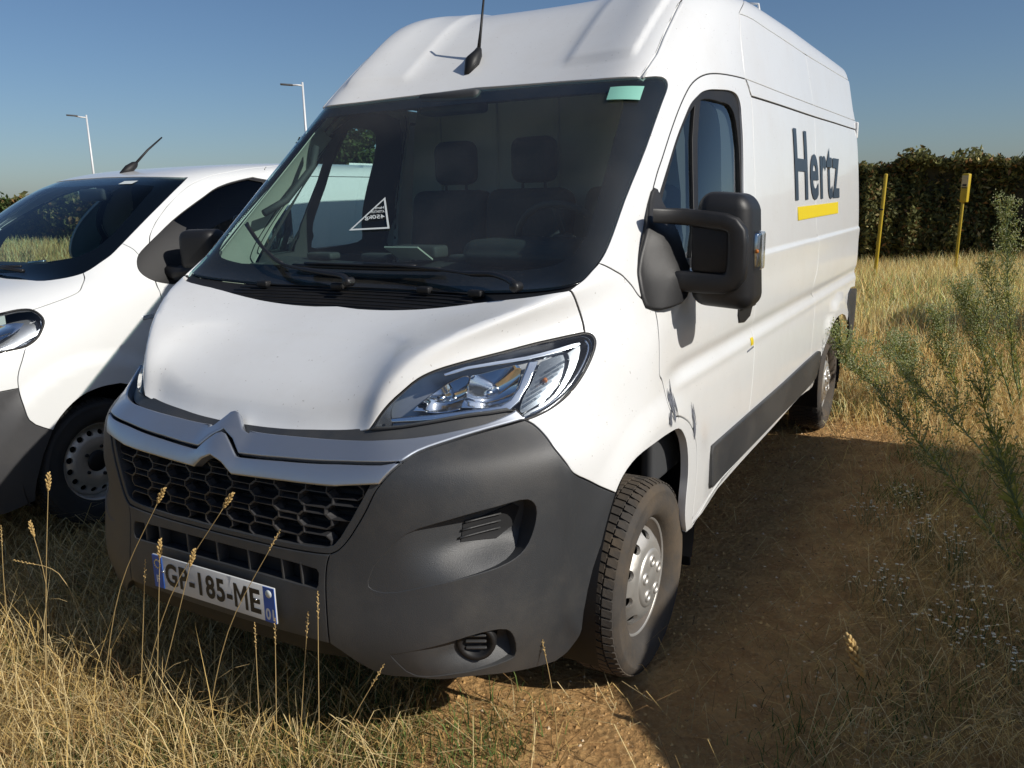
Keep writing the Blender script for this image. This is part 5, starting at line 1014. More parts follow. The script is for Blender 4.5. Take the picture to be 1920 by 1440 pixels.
panel(E, 'hood', symloop(hfr, rev(ep['hood_gap']), rev(gb)), WHITE_E, ev, gap=.003, dk=.2, dt=.2)
ehl = loopof(ep['hl'], [ef(.74, .955), ef(.63, .97), ef(.60, 1.0), ef(.66, 1.055), ef(.73, 1.105)])
for s_ in (1, -1):
    mm = (lambda l: l) if s_ > 0 else mir
    hd = panel(E, 'headlight', mm(ehl), HLHOUSE, ev, off=-.07, gap=.001, thick=.004, bev=.001)
    MB().tube([E.pos(*[np.array([q]) for q in p_])[0] for p_ in mm(ehl+ehl[:1])], .006, 6).build('headlight_seal', BLACK, hd)
    panel(E, 'lens', mm(ehl), LENS, hd, off=.002, gap=.003, thick=.006, bev=.002)
    def bowl(P): 
        r = ((P[..., 2]-1.055)/.055)**2+((np.abs(P[..., 0])-.80)/.07)**2
        return -.022-.05*np.clip(1-r, 0, 1)
    rl_ = [ef(.73+.0, 1.03), ef(.76, 1.085), ef(.82, 1.105), ef(.865, 1.10), ef(.872, 1.06), ef(.85, 1.015), ef(.79, .99)]
    panel(E, 'reflector', mm(spline(rl_+rl_[:1], 2)[:-1]), CHROME, hd, disp=bowl, gap=0, thick=.003, bev=.001, dk=.07, dt=.07)
    panel(E, 'headlight_trim', mm([ef(.895, 1.10), ef(.908, 1.075), ef(.913, 1.04), ef(.905, 1.005), ef(.88, .98), ef(.84, .968), ef(.84, .975), ef(.88, .988), ef(.898, 1.01), ef(.904, 1.04), ef(.900, 1.07), ef(.885, 1.10)]), SATIN, hd, off=-.012, gap=0, thick=.01, bev=.002)
arch_r = [es(1.10, .695), es(1.20, .60), es(1.255, .48), es(1.265, .36)]
dgl = ep['door_gap'][6:]   # from the roof corner downwards
dg_low = [es(1.345, 1.0), es(1.35, .8), es(1.36, .55), es(1.36, .36)]
jf = next(i for i, q in enumerate(ep['door_gap']) if q[1] < E.inv(1.36, 1.375, (1, 2))[1])
fend_loop = loopof(rev(ep['hood_gap']), ep['glass_fend'], ep['pil_fend'], [EB['door_gap'][5], EB['door_gap'][6], EB['door_gap'][7], EB['door_gap'][8]], dg_low, rev(arch_r), rev(ep['arch']), rev(ep['bump_fend']), rev(ep['fend_front']), [EB['hl'][7], EB['hl'][6], EB['hl'][5], EB['hl'][4], EB['hl'][3]])
panel(E, 'fender', fend_loop, WHITE_E, ev, flip=True, gap=.002, dk=.15, dt=.15)
eseam = [es(2.42, 1.86), es(2.46, 1.80)]
top_door = [EB['door_gap'][0], es(2.1, 1.822), es(2.25, 1.845)]
roof_loop = symloop([gt2[-1]]+rev(spline(gt2[:3], 3)), rev(ep['glass_pil']), ep['pil_fend'], rev(EB['door_gap'][:6]), top_door[1:], eseam[:1], [(eseam[0][0]+.3, ETM), (0, ETM)])
panel(E, 'cab_roof', roof_loop, WHITE_E, ev, gap=.002, dk=.2, dt=.2)
ewin = loopof(ep['win'], [es(2.32, 1.775), es(2.36, 1.72), es(2.36, 1.4), es(2.33, 1.28), es(1.8, 1.24), es(1.43, 1.22), es(1.41, 1.30)])
edoor = loopof(spline(EB['door_gap'], 2), dg_low, [es(2.46, .36), es(2.48, 1.0)], rev(eseam), rev(top_door))
eds = panel(E, 'door', edoor, WHITE_E, ev, holes=[ewin], flip=True, gap=.002, gaph=0, dk=.2, dt=.2)
for i, d in enumerate(eds):
    mm = (lambda l: l) if i == 0 else mir
    A = np.array(ewin); c_ = A.mean(0); inn = [tuple(q) for q in c_+(A-c_)*np.array((.95, .93))]
    panel(E, 'window_seal', mm(ewin), BLACK, d, holes=[mm(inn)], off=-.006, gap=0, thick=.02)
    panel(E, 'window_glass', mm(inn), GLS_ED if i == 0 else GLS_E, d, off=-.014, gap=0, thick=.003, bev=.001)
    panel(E, 'mirror_triangle', mm(loopof(ep['sail'], [es(1.60, 1.20), es(1.62, 1.5), es(1.57, 1.545)])), BLACK, d, off=.004, gap=0, thick=.012)
    panel(E, 'door_handle', mm([es(2.2, 1.02), es(2.4, 1.02), es(2.4, .98), es(2.2, .98)]), WHITE_E, d, off=.02, gap=0, thick=.02, bev=.008)
panel(E, 'side_panel', loopof([es(2.46, 1.80), es(3.4, 1.80), es(4.7, 1.79), es(4.8, 1.3), es(4.82, .8), es(4.8, .5), es(4.62, .45), es(4.5, .66), es(4.3, .74), es(4.156, .75), es(4.0, .74), es(3.8, .66), es(3.69, .45), es(3.66, .36), es(2.46, .36), es(2.48, 1.0)]), WHITE_E, ev, flip=True, gap=.003, dk=.3, dt=.25)
eroof2 = [es(2.46, 1.80), es(3.4, 1.80), es(4.68, 1.79)]
panel(E, 'rear_roof', symloop([(0, ETM), (eseam[0][0]+.3, ETM)], eseam, eroof2[1:], [(eroof2[-1][0], 16.2), (eroof2[-1][0], ETM)]), WHITE_E, ev, gap=.003, dk=.5, dt=.3)
MB().add([(-.5, 2.9, 1.898), (.5, 2.9, 1.898), (.5, 4.7, 1.893), (-.5, 4.7, 1.893)], [(0, 1, 2, 3)]).build('roof_panel', WHITE_E, ev)
MB().add([(-.9, 4.8, .4), (.9, 4.8, .4), (.78, 4.74, 1.82), (-.78, 4.74, 1.82)], [(0, 1, 2, 3)]).build('rear_door', WHITE_E, ev)
ebt = [ef(0, .80), ef(.4, .80), ef(.7, .80), EB['bump_top'][0]]
ebump = symloop(ebt, ep['bump_top'], ep['bump_fend'], [es(.57, .46), es(.53, .34), es(.52, .24)], [ef(.86, .20), ef(.6, .20), ef(.3, .20), ef(0, .20)])
eb = panel(E, 'bumper', ebump, PLAST_E, ev, gap=.002, dk=.2, dt=.15)
panel(E, 'front_panel', symloop(ebt, ep['bump_top'], rev(ep['fend_front']), rev(EB['hl'][8:]), [ef(.74, .955), ef(.63, .97), ef(.60, 1.0), ef(.3, .985), ef(0, .98)]), WHITE_E, ev, gap=.002, dk=.2, dt=.15)
egr = panel(E, 'grille', symloop([ef(0, .82), ef(.4, .82), ef(.52, .86), ef(.52, .95), ef(.3, .96), ef(0, .96)]), BLACK, ev, off=.006, gap=0)
for q in range(4): MB().tube([E.pos(*np.array(ef(x, .845+.028*q)), .012) for x in np.linspace(-.48, .48, 9)], .006, 6).build('grille_bar', SATIN, egr)
MB().lathe([(0, 0), (.016, .0), (.018, .004)], c=tuple(E.pos(*np.array(es(.33, .58)), .0)), axis='x', n=14).build('tow_cap', PLAST_E, eb)
panel(E, 'repeater', [es(1.20, 1.055), es(1.27, 1.058), es(1.27, 1.035), es(1.20, 1.032)], LENS if False else SATIN, ev, off=.006, gap=0, thick=.006, bev=.003)
for cx, cy, sg in ((.855, .881, 1), (-.855, .881, -1), (.855, 4.156, 1), (-.855, 4.156, -1)):
    build_wheel(cx, cy, .33, sg, ev, RUBBER_E, R=.33, steel=True)
for s_ in (1, -1):
    for yc in (.881, 4.156):
        l = MB(); l.lathe([(.42, 0), (.42, .36)], c=(0, yc, .36), axis='x', n=24, a0=-.35, a1=math.pi+.35); l.v = [(s_*(.935-p[0]), p[1], p[2]) for p in l.v]
        l.add([(s_*.57, yc-.43, .1), (s_*.57, yc+.43, .1), (s_*.57, yc+.43, .8), (s_*.57, yc-.43, .8)], [(0, 1, 2, 3)])
        l.build('arch_liner', MATTE, ev)
    m_ = MB(); m_.bevbox((1.13, 1.50, 1.385), (.21, .15, .225), .05, seg=5); m_.v = [(x, y+.25*(x-1.13), z) for x, y, z in m_.v]
    mm = (lambda b: b) if s_ > 0 else mirror_mb
    mo = mm(m_).build('wing_mirror', MIRR, ev)
    a_ = MB(); a_.tube([(.90, 1.42, 1.27), (.98, 1.43, 1.262), (1.07, 1.46, 1.275), (1.10, 1.48, 1.31)], [.035, .04, .045, .04], 10); mm(a_).build('mirror_arm', MIRR, mo)
MB().box((0, 2.6, .36), (1.7, 4.3, .14)).build('floor_pan', MATTE, ev)
MB().box((0, .62, .68), (1.2, .7, .5)).build('bay_light_block', MATTE, ev)  # dark box added under the hood to keep light out
V = []; F = []
prof = [(.88, 1.285), (1.1, 1.30), (1.3, 1.32), (1.36, 1.30), (1.42, 1.1), (1.42, .7)]
for x in np.linspace(-.76, .76, 15):
    for y, z in prof: V.append((x, y+.20*(x/.76)**2*(y < 1.2), z-.01))
for i in range(14):
    for k in range(5): F.append((i*6+k, (i+1)*6+k, (i+1)*6+k+1, i*6+k+1))
edash = MB().add(V, F, True).build('dashboard', DASH, ev)
MB().tube([(.10, 1.13, 1.325), (.16, 1.15, 1.33), (.19, 1.18, 1.335)], .008, 6).build('dash_clip', CHROME, edash)
for x in (-.45, .45):
    sb = MB().bevbox((x, 2.25, 1.15), (.45, .16, .6), .06, Matrix.Rotation(-.2, 3, 'X'), seg=3).build('seat', FABRIC, ev)
    MB().bevbox((x, 2.34, 1.52), (.24, .1, .18), .04, seg=3).build('headrest', FABRIC, sb)
MB().box((0, 2.55, 1.1), (1.7, .02, 1.45)).build('bulkhead', DARKTRIM, ev)
MB().box((0, 2.2, 1.80), (1.1, .6, .01)).bevbox((.05, 1.62, 1.70), (.24, .05, .075), .02).build('rear_view_mirror', DARKTRIM, ev)
MB().tube([E.pos(*np.array(ef(x, z)), .012) for x, z in ((-.2, 1.30), (.1, 1.312), (.40, 1.318))], .007, 6).tube([E.pos(*np.array(ef(x, z)), .025) for x, z in ((.1, 1.315), (.3, 1.30), (.5, 1.288))], .010, 6).build('wiper', WIPER, ev)
gq = [E.pos(*np.array(ef(x, z)), .0) for x, z in ((.33, 1.775), (.43, 1.775), (.43, 1.757), (.33, 1.757))]; MB().add(gq, [(0, 1, 2, 3)]).build('glass_label', WHITEST, ews)
ab = E.pos(*np.array(ef(0.0, 1.845)), 0)
a_ = MB().tube([ab+np.array((0, -.06, -.012)), ab+np.array((0, .0, .012)), ab+np.array((0, .05, .045)), ab+np.array((0, .065, .055))], [.008, .030, .022, .012], 10).build('roof_antenna', BLACK, ev)
MB().tube([ab+np.array((0, .05, .045)), ab+np.array((0, .16, .14)), ab+np.array((0, .28, .225))], [.009, .007, .005], 8).build('whip', BLACK, a_)
# two more vans of the same kind stand just outside the picture on the right; their shadows cross the track
def copy_tree(o, parent=None):
    c = o.copy(); COL.objects.link(c)
    if parent is not None: c.parent = parent
    for ch in list(o.children): copy_tree(ch, c)
    return c
for loc, rz, lab in (((5.08, -1.09, 0), 0, 'second large white high-roof van, parked across the dirt track to the right'), ((8.1, 8.9, 0), math.radians(90), 'white mid-size panel van parked crosswise at the right edge of the field')):
    c = copy_tree(van if loc[0] < 6 else ev); c.location = loc; c.rotation_euler = (0, 0, rz); c['label'] = lab

# ------------------------------------------------------------------ ground
def noise2(x, y, seed=0):
    o = np.zeros_like(x, dtype=float); r = np.random.default_rng(seed)
    for i in range(10):
        f = .6*1.5**i; a = r.uniform(0, 6.28); p = r.uniform(0, 6.28); o += np.sin((x*math.cos(a)+y*math.sin(a))*f+p+np.sin((x*math.sin(a)-y*math.cos(a))*f*.7)*1.3)/1.45**i
    return o/2.5
def height(x, y):
    near = np.exp(-((x-.9)/.45)**2)
    return .012*noise2(x*3.1, y*3.1, 3)*(1-.5*near)-.006+.05*ss(2.0, 4, x)*0+.02*np.clip(noise2(x*.25, y*.25, 5), -1, 1)*ss(6, 12, y)
def axis(lo, hi, flo, fhi, fs):
    a = list(np.arange(flo, fhi+1e-6, fs)); s = fs
    while a[-1] < hi: s *= 1.25; a.append(a[-1]+s)
    s = fs
    while a[0] > lo: s *= 1.25; a.insert(0, a[0]-s)
    return np.array(a)
gx, gy = axis(-700, 700, -4.5, 3.2, .06), axis(-80, 900, -1.6, 9, .06)
GXm, GYm = np.meshgrid(gx, gy); gz = height(GXm, GYm)*((np.abs(GXm) < 60) & (GYm < 80))
V = np.stack([GXm, GYm, gz], -1).reshape(-1, 3); nxg = len(gx); ii = np.arange(len(gy)-1)[:, None]*nxg+np.arange(nxg-1)[None]
F = np.stack([ii, ii+1, ii+nxg+1, ii+nxg], -1).reshape(-1, 4)
def ground_mat():
    m, t, b = nodes('dry_earth'); N = t.nodes; L = t.links; b.inputs['Roughness'].default_value = .95; b.inputs['Specular IOR Level'].default_value = .15
    ge = N.new('ShaderNodeNewGeometry'); at = N.new('ShaderNodeAttribute'); at.attribute_name = 'col'
    def nz(sc, det=8, ro=.65):
        n = N.new('ShaderNodeTexNoise'); n.inputs['Scale'].default_value = sc; n.inputs['Detail'].default_value = det; n.inputs['Roughness'].default_value = ro; L.new(ge.outputs['Position'], n.inputs['Vector']); return n.outputs[0]
    def mix(a, bcol, f):
        x = N.new('ShaderNodeMix'); x.data_type = 'RGBA'
        for s_, v in ((6, a), (7, bcol)):
            if isinstance(v, tuple): x.inputs[s_].default_value = (*v, 1)
            else: L.new(v, x.inputs[s_])
        if isinstance(f, float): x.inputs[0].default_value = f
        else: L.new(f, x.inputs[0])
        return x.outputs[2]
    def rng_(v, a, bb, c=0., d=1.):
        r = N.new('ShaderNodeMapRange'); r.inputs[1].default_value = a; r.inputs[2].default_value = bb; r.inputs[3].default_value = c; r.inputs[4].default_value = d; L.new(v, r.inputs[0]); return r.outputs[0]
    earth = mix((.50, .275, .11), (.76, .46, .19), rng_(nz(7), .35, .68))
    earth = mix(earth, (.78, .56, .29), rng_(nz(60, 5), .55, .75, 0., .7))
    earth = mix(earth, (.26, .145, .065), rng_(nz(25, 6, .75), .58, .72, 0., .8))
    thatch = mix((.32, .21, .085), (.58, .41, .17), rng_(nz(16), .35, .65))
    thatch = mix(thatch, (.085, .10, .04), rng_(nz(2.2), .50, .68, 0., .75))
    sep = N.new('ShaderNodeSeparateColor'); L.new(at.outputs[0], sep.inputs[0])
    ad = N.new('ShaderNodeMath'); ad.operation = 'ADD'; L.new(sep.outputs[0], ad.inputs[0]); L.new(rng_(nz(5), .3, .7, -.35, .35), ad.inputs[1]); ad.use_clamp = True
    L.new(mix(earth, thatch, ad.outputs[0]), b.inputs['Base Color'])
    v = N.new('ShaderNodeTexVoronoi'); v.inputs['Scale'].default_value = 38; L.new(ge.outputs['Position'], v.inputs['Vector'])
    hm = N.new('ShaderNodeMath'); hm.operation = 'MULTIPLY_ADD'; L.new(nz(45, 8, .7), hm.inputs[0]); hm.inputs[1].default_value = 1.6; L.new(v.outputs[0], hm.inputs[2])
    bp = N.new('ShaderNodeBump'); bp.inputs['Strength'].default_value = 1.0; bp.inputs['Distance'].default_value = .028; L.new(hm.outputs[0], bp.inputs['Height']); L.new(bp.outputs[0], b.inputs['Normal'])
    return m
def grassiness(x, y):
    xb = .42+.45*np.clip(.5-y, -.6, .6); a = 1-ss(xb-.14, xb+.06, x+.09*noise2(x*2.3, y*2.3, 9))             # grass left of the bare strip
    b = ss(1.3, 1.9, x-.16*ss(2.5, 6, y)+.15*noise2(x*2, y*2, 4)); c = ss(4.1, 5.6, y+.5*noise2(x*1.5, y*1.5, 6))
    return np.clip(np.maximum(np.maximum(a, b*.75), c), 0, 1)
gc = np.stack([grassiness(V[:, 0], V[:, 1])]*3, -1)
gm = np_mesh('ground', V, F, gc, True); gnd = link('ground', gm, None, ground_mat()); gnd['kind'] = 'structure'

# ------------------------------------------------------------------ grass
def blades(n, pos, h, w, lean, col, cvar, curl=.5):
    """n tapered strips; pos (n,2); arrays or scalars for h,w,lean; col (n,3)"""
    x, y = pos[:, 0], pos[:, 1]; z = height(x, y); a = rng.uniform(0, 2*np.pi, n); wa = rng.uniform(0, 2*np.pi, n)
    dx, dy = np.cos(a), np.sin(a); wx, wy = np.cos(wa)*w, np.sin(wa)*w
    P0 = np.stack([x, y, z-.01], -1); l1 = lean*h
    P1 = P0+np.stack([dx*l1*.35, dy*l1*.35, h*.55*np.sqrt(np.clip(1-lean**2*.5, .05, 1))], -1)
    P2 = P0+np.stack([dx*l1, dy*l1, h*np.sqrt(np.clip(1-lean**2, .02, 1))-curl*.1*h*lean], -1)
    Wv = np.stack([wx, wy, np.zeros(n)], -1)
    V = np.stack([P0-Wv, P0+Wv, P1-Wv*.75, P1+Wv*.75, P2], 1).reshape(-1, 3)
    b = np.arange(n)[:, None]*5; F = np.concatenate([b+np.array([0, 1, 3]), b+np.array([0, 3, 2]), b+np.array([2, 3, 4])], 0)
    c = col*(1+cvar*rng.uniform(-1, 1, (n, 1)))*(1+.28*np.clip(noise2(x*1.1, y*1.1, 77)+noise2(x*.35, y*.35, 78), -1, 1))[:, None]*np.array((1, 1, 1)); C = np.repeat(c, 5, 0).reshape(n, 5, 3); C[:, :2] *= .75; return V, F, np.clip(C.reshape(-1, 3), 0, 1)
STRAWC = np.array((.64, .45, .17)); STRAWL = np.array((.72, .57, .29)); BROWN = np.array((.36, .215, .09)); GREENC = np.array((.13, .19, .05)); GREEND = np.array((.07, .11, .035))
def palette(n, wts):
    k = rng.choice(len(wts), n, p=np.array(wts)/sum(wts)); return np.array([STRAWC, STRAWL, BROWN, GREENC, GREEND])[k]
def join(parts):
    o = 0; Vs, Fs, Cs = [], [], []
    for V, F, C in parts: Vs.append(V); Fs.append(F+o); Cs.append(C); o += len(V)
    return np.vstack(Vs), np.vstack(Fs), np.vstack(Cs)
def scatter(n, x0, x1, y0, y1, dens):
    out = np.zeros((0, 2))
    while len(out) < n:
        p = np.stack([rng.uniform(x0, x1, n*2), rng.uniform(y0, y1, n*2)], -1); d = dens(p[:, 0], p[:, 1]); out = np.vstack([out, p[rng.uniform(0, 1, len(p)) < d]])
        if len(out) == 0: break
    return out[:n]
def clear(x, y):
    w_ = np.ones_like(x)
    for cx, cy in ((.9, .95), (.9, 4.4), (-.9, .95), (-2.1, .95), (-2.1, 4.2)): w_ *= (np.hypot((x-cx)/.16, (y-cy)/.17) > 1)
    return w_
def grass_obj(name, parts, label, m=STRAW):
    o = link(name, np_mesh(name, *join(parts)), None, m); tag(o, label, 'grass', None, 'stuff'); return o
H = lambda n, a, b, p=1.0: a+(b-a)*rng.uniform(0, 1, n)**p
# foreground left
def d1(x, y): return clear(x, y)*np.clip(grassiness(x, y)*1.1-.15, .0, 1)*(.45+.55*(noise2(x*3, y*3, 21) > -.2))
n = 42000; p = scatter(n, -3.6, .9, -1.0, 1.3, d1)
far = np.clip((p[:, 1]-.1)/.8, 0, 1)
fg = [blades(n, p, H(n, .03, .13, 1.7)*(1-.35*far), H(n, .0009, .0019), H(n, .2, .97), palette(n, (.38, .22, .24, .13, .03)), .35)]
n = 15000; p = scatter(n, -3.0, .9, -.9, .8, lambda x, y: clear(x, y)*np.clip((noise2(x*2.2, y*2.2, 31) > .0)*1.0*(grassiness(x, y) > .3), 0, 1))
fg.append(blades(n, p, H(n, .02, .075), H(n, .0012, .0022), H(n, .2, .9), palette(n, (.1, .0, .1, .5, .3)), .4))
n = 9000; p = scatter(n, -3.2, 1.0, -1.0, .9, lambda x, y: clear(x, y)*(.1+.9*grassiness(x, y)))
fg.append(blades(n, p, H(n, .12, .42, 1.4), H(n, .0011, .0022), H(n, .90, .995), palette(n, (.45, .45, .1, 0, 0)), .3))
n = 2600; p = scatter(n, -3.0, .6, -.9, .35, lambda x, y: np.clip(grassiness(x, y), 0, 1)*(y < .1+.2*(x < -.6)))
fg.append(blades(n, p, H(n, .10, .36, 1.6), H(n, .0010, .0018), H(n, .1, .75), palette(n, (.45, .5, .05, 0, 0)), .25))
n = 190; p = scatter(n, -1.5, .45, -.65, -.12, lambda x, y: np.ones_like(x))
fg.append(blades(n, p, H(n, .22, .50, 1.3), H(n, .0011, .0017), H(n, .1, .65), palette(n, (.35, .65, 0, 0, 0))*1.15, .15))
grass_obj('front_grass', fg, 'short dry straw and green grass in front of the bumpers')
# under and beside the vans
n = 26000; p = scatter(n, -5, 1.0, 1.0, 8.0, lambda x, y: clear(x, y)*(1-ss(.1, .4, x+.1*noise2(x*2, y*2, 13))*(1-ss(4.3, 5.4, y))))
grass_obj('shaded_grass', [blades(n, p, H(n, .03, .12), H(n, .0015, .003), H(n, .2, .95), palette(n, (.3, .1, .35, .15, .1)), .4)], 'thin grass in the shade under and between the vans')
# right-hand verge
def d2(x, y): return clear(x, y)*np.clip(.012+ss(1.3, 2.0, x-.12*ss(2.5, 6, y)+.2*noise2(x*2.6, y*2.6, 41)), 0, 1)
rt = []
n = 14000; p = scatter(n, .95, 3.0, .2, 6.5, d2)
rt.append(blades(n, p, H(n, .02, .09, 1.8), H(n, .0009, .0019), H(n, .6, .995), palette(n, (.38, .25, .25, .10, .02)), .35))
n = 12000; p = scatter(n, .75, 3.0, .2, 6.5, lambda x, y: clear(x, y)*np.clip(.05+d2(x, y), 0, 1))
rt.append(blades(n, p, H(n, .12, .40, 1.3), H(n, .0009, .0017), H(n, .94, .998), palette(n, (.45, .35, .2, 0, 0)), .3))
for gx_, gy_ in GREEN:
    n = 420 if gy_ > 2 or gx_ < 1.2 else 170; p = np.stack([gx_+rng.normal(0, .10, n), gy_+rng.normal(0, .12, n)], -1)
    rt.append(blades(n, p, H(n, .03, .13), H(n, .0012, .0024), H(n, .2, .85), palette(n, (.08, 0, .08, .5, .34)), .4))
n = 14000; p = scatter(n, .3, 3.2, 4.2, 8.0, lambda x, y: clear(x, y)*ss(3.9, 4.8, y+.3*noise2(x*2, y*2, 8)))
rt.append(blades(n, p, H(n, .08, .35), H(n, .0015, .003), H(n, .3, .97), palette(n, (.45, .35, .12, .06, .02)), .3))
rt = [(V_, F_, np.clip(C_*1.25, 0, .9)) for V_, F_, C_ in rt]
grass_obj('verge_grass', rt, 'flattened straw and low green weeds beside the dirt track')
# dry field
fl = []
n = 60000; p = scatter(n, -3, 5, 6.5, 19, lambda x, y: .55+.45*(noise2(x*.9, y*.9, 51) > -.1))
fl.append(blades(n, p, H(n, .25, .62)*(.75+.35*noise2(p[:, 0]*.5, p[:, 1]*.5, 52)), H(n, .002, .0045), H(n, .1, .75), palette(n, (.42, .32, .15, .08, .03)), .35))
n = 5000; p = scatter(n, -3, 5, 8, 18.5, lambda x, y: (noise2(x*1.0, y*1.0, 53) > .35)*1.0)
fl.append(blades(n, p, H(n, .2, .5), H(n, .004, .008), H(n, .2, .7), palette(n, (.1, 0, .45, .3, .15)), .3))
n = 45000; p = scatter(n, -60, -3, 5, 21, lambda x, y: .6+.4*(noise2(x*.5, y*.5, 54) > 0))
fl.append(blades(n, p, H(n, .3, .65), H(n, .008, .018), H(n, .1, .7), palette(n, (.46, .26, .18, .08, .02)), .3))
n = 5000; p = scatter(n, 4, 40, -5, 21, lambda x, y: np.ones_like(x))
fl.append(blades(n, p, H(n, .2, .5), H(n, .008, .018), H(n, .1, .7), palette(n, (.46, .26, .18, .08, .02)), .3))
fl = [(V_, F_, np.clip(C_*np.array((1.42, 1.40, 1.38)), 0, .9)) for V_, F_, C_ in fl]
grass_obj('dry_field_grass', fl, 'tall dry straw-coloured grass of the field behind the vans')

# ------------------------------------------------------------------ loose crumbs of earth and small stones on the track
n = 16000; p = scatter(n, .2, 2.4, -.1, 5.0, lambda x, y: clear(x, y)*np.clip(1.05-.7*grassiness(x, y), 0, 1))
cs_ = .0016+.0085*rng.uniform(0, 1, n)**5; zz = height(p[:, 0], p[:, 1])
oc = np.array([(1, 0, 0), (-1, 0, 0), (0, 1, 0), (0, -1, 0), (0, 0, .8), (0, 0, -.5)]); fb = np.array([(0, 2, 4), (2, 1, 4), (1, 3, 4), (3, 0, 4), (2, 0, 5), (1, 2, 5), (3, 1, 5), (0, 3, 5)])
Vp = (np.concatenate([p, zz[:, None]], 1)[:, None]+oc[None]*cs_[:, None, None]*rng.uniform(.55, 1.35, (n, 6, 3))).reshape(-1, 3)
Fp = (np.arange(n)[:, None, None]*6+fb[None]).reshape(-1, 3); cp_ = np.repeat(np.array([(.62, .39, .16), (.42, .25, .10), (.70, .55, .36), (.25, .15, .07)])[rng.choice(4, n, p=(.45, .3, .12, .13))], 6, 0)
cr = link('earth_crumbs', np_mesh('earth_crumbs', Vp, Fp, cp_), None, leafmat('crumb', .9, 0)); tag(cr, 'loose crumbs of earth and small stones on the dirt track', 'gravel', None, 'stuff')
n = 5000; p = scatter(n, .3, 2.3, -.1, 5.0, lambda x, y: clear(x, y)*(.25+.75*ss(.9, 1.8, x)))
lt = grass_obj('straw_litter', [blades(n, p, H(n, .02, .20, 1.8), H(n, .0007, .0017), H(n, .975, .999), palette(n, (.4, .35, .25, 0, 0)), .35)], 'bits of broken straw lying on the dirt track')

# ------------------------------------------------------------------ hedge, trees
def leaves(C, size, col, cvar, up=.3):
    n = len(C); d = rng.normal(0, 1, (n, 3)); d[:, 2] += up; d /= np.linalg.norm(d, axis=1, keepdims=True)
    a = np.cross(d, rng.normal(0, 1, (n, 3))); a /= np.linalg.norm(a, axis=1, keepdims=True)+1e-9; b = np.cross(d, a)
    s = (size*rng.uniform(.6, 1.3, n))[:, None]
    V = np.stack([C-a*s, C-b*s*.5+d*s*.12, C+a*s, C+b*s*.5+d*s*.12], 1).reshape(-1, 3)
    F = np.arange(n*4, dtype=np.int32).reshape(n, 4); c = np.clip(col*(1+cvar*rng.uniform(-1, 1, (n, 1))), 0, 1); return V, F, np.repeat(c, 4, 0)
HPAL = np.array([(.13, .135, .05), (.19, .19, .065), (.27, .155, .065), (.09, .09, .035), (.42, .34, .15)])
def hedge_top(x): return 2.12+.07*np.sin(x*.7)+.06*np.sin(x*2.1+1)+.05*np.sin(x*5.3)-.004*np.clip(-x, 0, 40)
def hedge_y(x): return 18.3+.05*np.clip(-x, 0, 60)
def hedge(x0, x1, n, size, label, name='hedge'):
    x = rng.uniform(x0, x1, n); k = rng.uniform(0, 1, n); top = hedge_top(x); y0 = hedge_y(x)
    bul = .12*np.sin(x*3.1)+.10*np.sin(x*7.7+2)+.08*np.sin(x*15)+.10*np.sin(rng.uniform(0, 1, n)*6+x*2)
    z = np.where(k < .72, top*rng.uniform(.03, 1, n)**.8, top+rng.normal(0, .05, n)); y = np.where(k < .72, y0-.25*np.sin(z*1.9+x)+bul*.8+np.abs(rng.normal(0, .16, n)), y0+rng.uniform(-.1, 1.5, n))
    sh = (rng.uniform(0, 1, n) < .05) & (np.sin(x*2.3)+np.sin(x*5.1+1) > .4); z = np.where(sh, top+.26*rng.uniform(0, 1, n)**2, z)
    C = np.stack([x, y, z], -1); col = HPAL[rng.choice(5, n, p=(.42, .27, .09, .17, .05))]
    root = empty(name, ((x0+x1)/2, float(hedge_y(np.array((x0+x1)/2))), 0), 0, label, 'hedge', 'hedge sections along the field')
    V, F, cc = leaves(C, size, col, .35); V = V-np.array(root.location)
    link('foliage', np_mesh('foliage', V, F, cc), root, LEAF)['kind'] = 'stuff'
    xs = np.linspace(x0, x1, 30); mb = MB(); Vc = []; Fc = []
    for xx in xs:
        yy = float(hedge_y(np.array(xx))); tt = float(hedge_top(np.array(xx)))-.12
        Vc += [(xx-root.location[0], yy+.30-root.location[1], 0), (xx-root.location[0], yy+.30-root.location[1], tt), (xx-root.location[0], yy+1.4-root.location[1], tt), (xx-root.location[0], yy+1.5-root.location[1], 0)]
    for i in range(29):
        for q in range(3): Fc.append((i*4+q, i*4+q+1, (i+1)*4+q+1, (i+1)*4+q))
    mb.add(Vc, Fc).build('light_block_core', mat('hedge_dark_core', (.045, .042, .022), .9, var=.4, scale=9), root)  # dark inner box added to stop light passing through the leaves
hedge(-4.2, 9, 95000, .062, 'clipped dark hedge behind the yellow posts at the right of the field')
hedge(-62, -4.2, 60000, .13, 'long dark hedge running left behind the smaller van')
